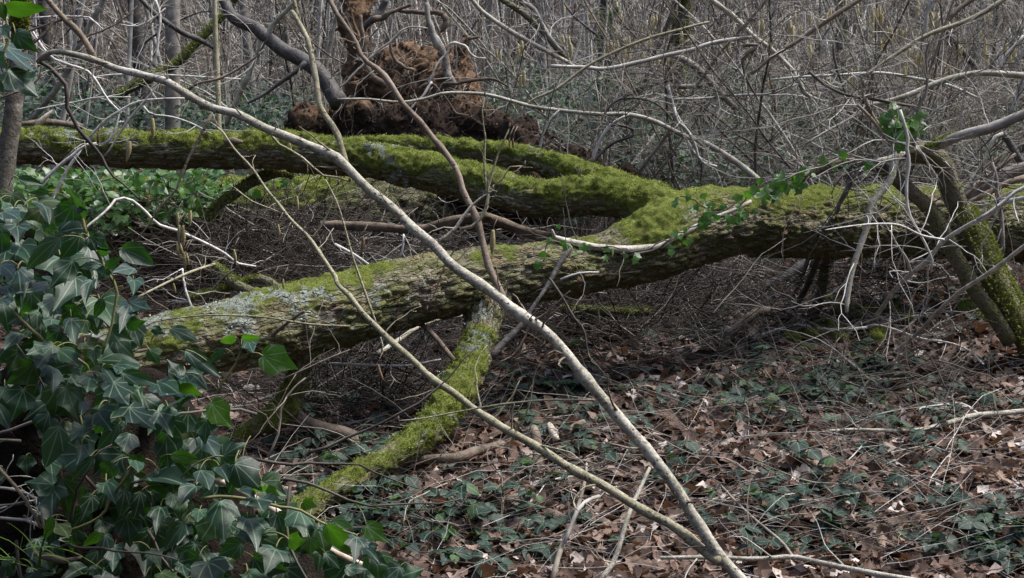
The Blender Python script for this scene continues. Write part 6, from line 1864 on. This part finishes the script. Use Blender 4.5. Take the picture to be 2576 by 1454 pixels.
    # twiggy hazel bushes behind
    for i in range(33):
        right = i < 28
        x = rng.uniform(1150, 2700) if right else rng.uniform(60, 900)
        d = rng.uniform(12.5, 22)
        if not right: d = max(d, 17.5)
        if 820 < x < 1300: d = max(d, 16.0)
        p0 = stand(x, d)
        ns = int(rng.integers(4, 7))
        root = empty('hazel_bush', p0, ('nearer' if d < 15 else 'middle' if d < 18.5 else 'farther') + (' spreading' if i % 3 == 0 else ' upright' if i % 3 == 1 else '') + ' bare hazel bush of ' + {4: 'four', 5: 'five', 6: 'six'}[ns] + ' stems ' + land(x), 'bush', 'bare hazel bushes in the thicket')
        for _ in range(ns):
            lean = np.array([rng.normal(0.1 if right else 0, (0.95, 0.45, 0.7)[i % 3] if right else 0.35), rng.normal(-0.1, 0.3), 1.0])
            p, r = grow(p0 + rng.normal(0, 0.1, 3) * np.array([1, 1, 0]), lean, rng.uniform(2.0, 4.5), rng.uniform(0.008, 0.022), rng, 0.16, 0.015, 14)
            mb = MB(); tube(mb, p, r, 6)
            a0, a1, a2 = pick(p[None], r[None], rng, 22)
            q, qr = grow_many(a0, a1 * 3 + rng.normal(0, 0.7, a0.shape), rng.uniform(0.3, 1.2, len(a0)), np.minimum(a2 * 0.5, 0.006), rng, 0.35, 0.0, 8)
            tubes_many(mb, q, np.maximum(qr, 0.0026), 3)
            b0, b1, b2 = pick(q, qr, rng, 3)
            q2, r2 = grow_many(b0, b1 + rng.normal(0, 0.08, b0.shape), rng.uniform(0.15, 0.6, len(b0)), np.full(len(b0), 0.0022), rng, 0.35, 0.0, 4)
            tubes_many(mb, q2, np.maximum(r2, 0.002), 3)
            mb.build('stem', MAT[rng.choice(['twig_pale', 'twig_brown', 'twig_brown', 'twig_tan', 'hazel'])], root, colors=False)
        if right:
            for _ in range(3):
                y = rng.uniform(0, 200); xx = x + rng.normal(0, 130)
                for _ in range(rng.integers(1, 4)):
                    catkin(root, xx + rng.normal(0, 10), y + rng.normal(0, 8), d - 0.2, rng.uniform(20, 40), 0 if rng.random() < 0.8 else 1, rng.uniform(0, 6))


build_tangle()

# ------------------------------------------------------------------ pale branches on the left, traced
def build_left_tangle():
    T = [
        ('white barked branch arching from the ivy behind the hanging catkins', Z(4, (560, 330), (640, 260), (740, 180), (800, 120), (850, 65), (950, 70), (1060, 160), (1150, 250), (1300, 300), (1500, 390), (1650, 470), (1720, 530), (1860, 555)), (9.4, 9.9), (7, 8, 9, 10, 9, 6), 'twig_white'),
        ('pale forked branch below the upper limb, left end', Z(1, (280, 1350), (430, 1205), (540, 1120), (610, 1060), (700, 1040)), 10.3, (10, 11, 10, 6), 'twig_white'),
        ('straight white stick crossing behind the upper limb, left end', Z(1, (370, 1470), (480, 1250), (560, 1130), (590, 1080)), 10.4, (10, 10, 8), 'twig_white'),
        ('pale branch slanting up over the upper limb', Z(1, (640, 1010), (760, 880), (880, 800), (1000, 740), (1180, 718), (1340, 715)), 9.9, (8, 8, 7, 5), 'twig_white'),
        ('white twig rising beside the drooping dark branch', Z(1, (740, 1060), (820, 990), (850, 900), (870, 820)), 9.9, (9, 8, 5), 'twig_white'),
        ('thin pale branch high on the left', Z(1, (240, 130), (400, 120), (640, 125), (700, 170), (750, 215)), 9, (5, 6, 4), 'twig_white'),
        ('thin white branch sloping down behind the grey hazel stem', Z(1, (240, 230), (300, 330), (380, 420), (500, 470), (640, 520), (720, 620), (780, 720), (880, 820)), 10, (6, 8, 8, 6), 'twig_white'),
        ('level white twig above the upper limb', Z(1, (650, 570), (800, 545), (1100, 540), (1400, 555), (1750, 575)), 10.5, (5, 6, 6, 4), 'twig_white'),
        ('short white twig sloping up behind the limb, left', Z(1, (250, 800), (400, 770), (560, 740), (700, 710), (950, 706)), 10.8, (5, 6, 5), 'twig_white'),
        ('white twig sloping to the limb behind the hazel', Z(1, (1040, 770), (1100, 830), (1250, 850), (1400, 900), (1530, 970)), 10.6, (7, 6, 4), 'twig_white'),
        ('upright white twig between the dark trunks', Z(1, (1130, 0), (1165, 120), (1150, 260), (1135, 400), (1080, 500)), 11, (8, 9, 6), 'twig_white'),
        ('pale twig crossing before the dark trunks', Z(1, (880, 180), (1000, 190), (1120, 130), (1200, 60)), 10.5, (5, 6, 4), 'twig_white'),
        ('long brown branch curving up right past the pole', Z(1, (1370, 650), (1450, 600), (1570, 580), (1700, 520), (1850, 420), (1920, 360)), 8, (7, 7, 5), 'hazel_brown'),
        ('tan twig curving through the upper left', Z(1, (560, 310), (640, 260), (800, 200), (920, 120), (1000, 40)), 7, (5, 5, 3), 'hazel_brown'),
        ('olive stick slanting up from the ivy to the broken stub', Z(4, (1000, 780), (1250, 655), (1400, 590), (1560, 538)), (8.6, 9.2), (5, 7, 7), 'hazel_green'),
        ('pale upright twig standing behind the lichened trunk', Z(4, (1325, 570), (1340, 700), (1380, 820), (1405, 880)), 9.4, (6, 8, 7), 'twig_white'),
        ('thin dark twig leaning behind the lichened trunk', Z(4, (1495, 810), (1580, 680), (1700, 575)), 9.6, (6, 6, 4), 'twig_brown'),
        ('white stick lying behind the trunk, left of the hazel', Z(5, (-20, 395), (120, 470), (250, 560)), 9.9, (10, 10, 8), 'twig_white'),
        ('pale short stick standing behind the trunk by the hazel', Z(5, (480, 320), (475, 430), (440, 515)), 9.9, (6, 7, 5), 'twig_white'),
        ('grey dead stick leaning down from the trunk beside the prop branch', Z(5, (560, 950), (620, 980), (720, 1080), (850, 1240)), (9.0, 8.7), (10, 15, 12), 'dead_wood'),
        ('white barked stick on the ground under the trunk', Z(5, (290, 1190), (420, 1110), (560, 1010), (700, 950), (920, 910)), (9.3, 9.9), (14, 13, 10, 8), 'hazel'),
        ('grey twig lying level behind the prop branch', Z(5, (-60, 1260), (200, 1270), (500, 1275), (750, 1230)), 8.9, (8, 8, 5), 'twig_white'),
        ('bent pale shoot above the left ivy shadow', Z(7, (1950, 580), (2030, 380), (2040, 230), (2110, 100), (2220, 0)), 6.5, (6, 6, 4), 'twig_tan'),
        ('thin pale twig rising before the trunk at the left', Z(4, (2060, 1370), (2200, 1310), (2350, 1240), (2544, 1160)), 6.8, (4, 4, 3), 'twig_tan'),
    ]
    for i, (lab, pts, d, w, m) in enumerate(T):
        one('pale_branch' if m == 'twig_white' else 'thin_branch', lab, 'branch', [('stem', pts, d, np.atleast_1d(w) * (0.82 if m == 'twig_white' else 1.0), m)], 5, (0.12, 0.45), m if m != 'dead_wood' else 'twig_brown', seed=400 + i, sides=7, sub=1, rmax=0.003)


build_left_tangle()

# ------------------------------------------------------------------ the wood beyond
def build_wood():
    rng = np.random.default_rng(111)
    trunks = [
        ('dark trunk standing behind the hazel stem, left of the pair', 378, 17, 33, 'dark_bark'), ('brown trunk right beside the dark trunk behind the hazel stem', 432, 16, 38, 'grey_bark'),
        ('blue grey trunk behind the dark broken branch', 648, 24, 26, 'grey_bark'), ('dark ivy clad trunk standing right of centre', 1508, 18, 36, 'dark_bark'), ('mossy green trunk standing right of the ivy clad trunk', 1685, 18, 38, 'mossy_stem'),
        ('slim grey trunk near the top left corner', 160, 20, 22, 'dark_bark'), ('slim dark trunk left of the dark pair', 255, 26, 18, 'dark_bark'), ('pale slender trunk behind the left hazel', 205, 30, 14, 'grey_bark'),
        ('grey trunk far behind the root plate, left side', 740, 28, 20, 'grey_bark'), ('grey trunk far behind the root plate', 930, 30, 24, 'dark_bark'), ('slim trunk far right of the root plate', 1230, 32, 18, 'grey_bark'),
        ('brown trunk far behind the centre', 1370, 30, 20, 'grey_bark'), ('trunk far behind the right thicket, pale', 1905, 28, 26, 'grey_bark'), ('trunk far behind the right thicket, brown', 2100, 26, 30, 'mossy_stem'),
        ('dark trunk far behind the right thicket', 2280, 34, 26, 'dark_bark'), ('grey trunk at the far right of the wood', 2440, 30, 30, 'grey_bark'), ('slim trunk between the far right trunks', 2370, 38, 16, 'dark_bark'), ('dark slim trunk behind the slender pole', 585, 26, 16, 'dark_bark'), ('slim far trunk right of the ivy clad one', 1590, 34, 18, 'grey_bark'),
    ]
    for i, (lab, x, d, w, m) in enumerate(trunks):
        p0, dd = stand(x, d), [d]
        root = empty('tree', p0, lab, 'tree', 'trunks in the wood beyond')
        r0 = w * 0.5 * dd[0] / FPX
        hgt = rng.uniform(7, 9)
        lean = rng.normal(0, 0.05, 2)
        ctrl = [np.append(p0 + np.array([0, 0, -0.1]), r0 * 1.35), np.append(p0 + np.array([lean[0] * 0.3, 0, 0.35]), r0 * 1.05), np.append(p0 + np.array([lean[0] * hgt * 0.4, lean[1] * hgt * 0.4, hgt * 0.4]), r0 * 0.95), np.append(p0 + np.array([lean[0] * hgt, lean[1] * hgt, hgt]), r0 * 0.7)]
        s = smooth_path(ctrl, step=0.12)
        mb = MB(); tube(mb, s[:, :3], s[:, 3], 12, 0.12, i, (0.4 if m == 'mossy_stem' else 0.1, 0, 0.3, 1))
        mb.build('trunk', MAT[m], root)
        for _ in range(4):
            j = rng.integers(len(s) // 5, len(s) - 2)
            q, qr = grow(s[j, :3], (rng.normal(0, 1), rng.normal(0, 0.5), 0.7), rng.uniform(0.8, 2), r0 * 0.22, rng, 0.25, 0, 10)
            mb = MB(); tube(mb, q, qr, 5); mb.build('limb', MAT[m], root)
        if i == 3:
            for _ in range(110):
                h = rng.uniform(0.9, 3.4); a = rng.uniform(math.pi, 2 * math.pi)
                b = p0 + np.array([lean[0] * h + math.cos(a) * r0 * 1.5, math.sin(a) * r0 * 1.5, h])
                put('leaf', IVY_SMALL[rng.integers(0, 2)], leaf_matrix(b, b + np.array([rng.normal(0, 0.3), -0.3, -1]), np.array([math.cos(a), math.sin(a), 0.5]), rng.uniform(0.055, 0.09)), root)
        if i == 4:
            k = rng.integers(0, len(s) // 2, 5000); th = rng.uniform(0, 6.28, 5000)
            nn = np.stack([np.cos(th), np.sin(th), np.zeros(5000)], 1)
            vv, tt, cc = fronds(s[k, :3] + nn * s[k, 3][:, None] + rng.normal(0, 0.03, (5000, 3)) * np.array([0.2, 0.2, 1]), nn, rng, 0.05, 0.012)
            o = MB().add(vv, None, tt, cc * np.array([0.6, 0.6, 0.6, 1])).build('moss', MAT['moss'], root, smooth=False)
            o['kind'] = 'stuff'
    # slender coppice poles one can still tell apart
    for i in range(120):
        d = rng.uniform(15, 34)
        x = rng.uniform(-60, 2640)
        if 480 < x < 1300: d = max(d + 2, 19.0)
        p0 = [stand(x, d)]
        p, r = grow(p0[0] - np.array([0, 0, 0.1]), (rng.normal(0, 0.14), rng.normal(0, 0.1), 1), rng.uniform(5, 8), rng.uniform(0.012, 0.035), rng, 0.07, 0, 12)
        mb = MB(); tube(mb, p - p[0], r * np.linspace(1, 1.6, len(r)), 6)
        for _ in range(7):
            j = rng.integers(2, len(p) - 1)
            q, qr = grow(p[j] - p[0], (rng.normal(0, 0.8), rng.normal(0, 0.5), 0.8), rng.uniform(0.4, 1.2), r[j] * 0.35, rng, 0.3, 0, 7)
            tube(mb, q, np.maximum(qr, 0.002), 4, caps=False)
        mt = str(rng.choice(['twig_pale', 'twig_pale', 'twig_brown', 'hazel', 'grey_bark']))
        o = mb.build('coppice_pole', MAT[mt], colors=False)
        o.location = p[0]
        side = 'left of the root plate' if x < 1000 else 'right of the root plate'
        tag(o, COLW[mt] + (' thick' if r[0] > 0.025 else ' slender') + ' coppice pole ' + ('nearby ' if d < 20 else 'far back ' if d > 27 else '') + land(x), 'tree', 'coppice poles ' + land(x))
    # trees behind and beside the viewer, as the wood goes on all round
    mb = MB()
    n = 330
    ang = rng.uniform(math.radians(35), math.radians(325), n)
    rad = rng.uniform(9, 30, n)
    X, Y = np.sin(ang) * rad, np.cos(ang) * rad
    okk = Y < 12
    X, Y = X[okk], np.maximum(Y[okk], -29)
    n = len(X)
    p, r = grow_many(np.stack([X, Y, ground(X, Y) - 0.1], 1), np.stack([rng.normal(0, 0.1, n), rng.normal(0, 0.1, n), np.ones(n)], 1), rng.uniform(7, 13, n), rng.uniform(0.05, 0.17, n), rng, 0.05, 0, 8)
    tubes_many(mb, p, r, 5)
    a0, a1, a2 = pick(p, r, rng, 12)
    q, qr = grow_many(a0, rng.normal(0, 1, a0.shape) + np.array([0, 0, 0.4]), rng.uniform(1, 3.2, len(a0)), a2 * 0.4, rng, 0.3, 0, 5)
    tubes_many(mb, q, qr, 3)
    o = mb.build('surrounding_wood', MAT['grey_bark'], colors=False)
    tag(o, 'bare trees of the surrounding wood', 'wood', kind='stuff')
    # the far thicket, one mass
    for nm, m, n in (('far_thicket', 'twig_pale', 680), ('far_brushwood', 'twig_brown', 600), ('far_saplings', 'twig_tan', 300)):
        mb = MB()
        Y = 22 + 50 * rng.random(n) ** 0.8
        X = rng.uniform(-1, 1, n) * Y * 0.55
        z = ground(X, Y)
        dr = np.stack([rng.normal(0, 0.35, n), rng.normal(0, 0.3, n), np.ones(n)], 1)
        p, r = grow_many(np.stack([X, Y, z], 1), dr, rng.uniform(3, 7, n), rng.uniform(0.006, 0.022, n) * (1 + Y / 60), rng, 0.12, 0, 7)
        tubes_many(mb, p, r, 3)
        a0, a1, a2 = pick(p, r, rng, 10)
        q, qr = grow_many(a0, rng.normal(0, 1, a0.shape) * np.array([1, 0.6, 0.6]) + np.array([0, 0, 0.5]), rng.uniform(0.4, 1.5, len(a0)), a2 * 0.4, rng, 0.4, 0, 3)
        tubes_many(mb, q, np.maximum(qr, 0.0022 + a0[:, 1:2] * 0.00006), 3)
        o = mb.build(nm, MAT[m], colors=False)
        tag(o, {'far_thicket': 'grey mass of bare stems and twigs filling the far wood', 'far_brushwood': 'brown mass of bare brushwood filling the far wood', 'far_saplings': 'tan mass of dead stems in the far wood'}[nm], 'thicket', kind='stuff')


build_wood()
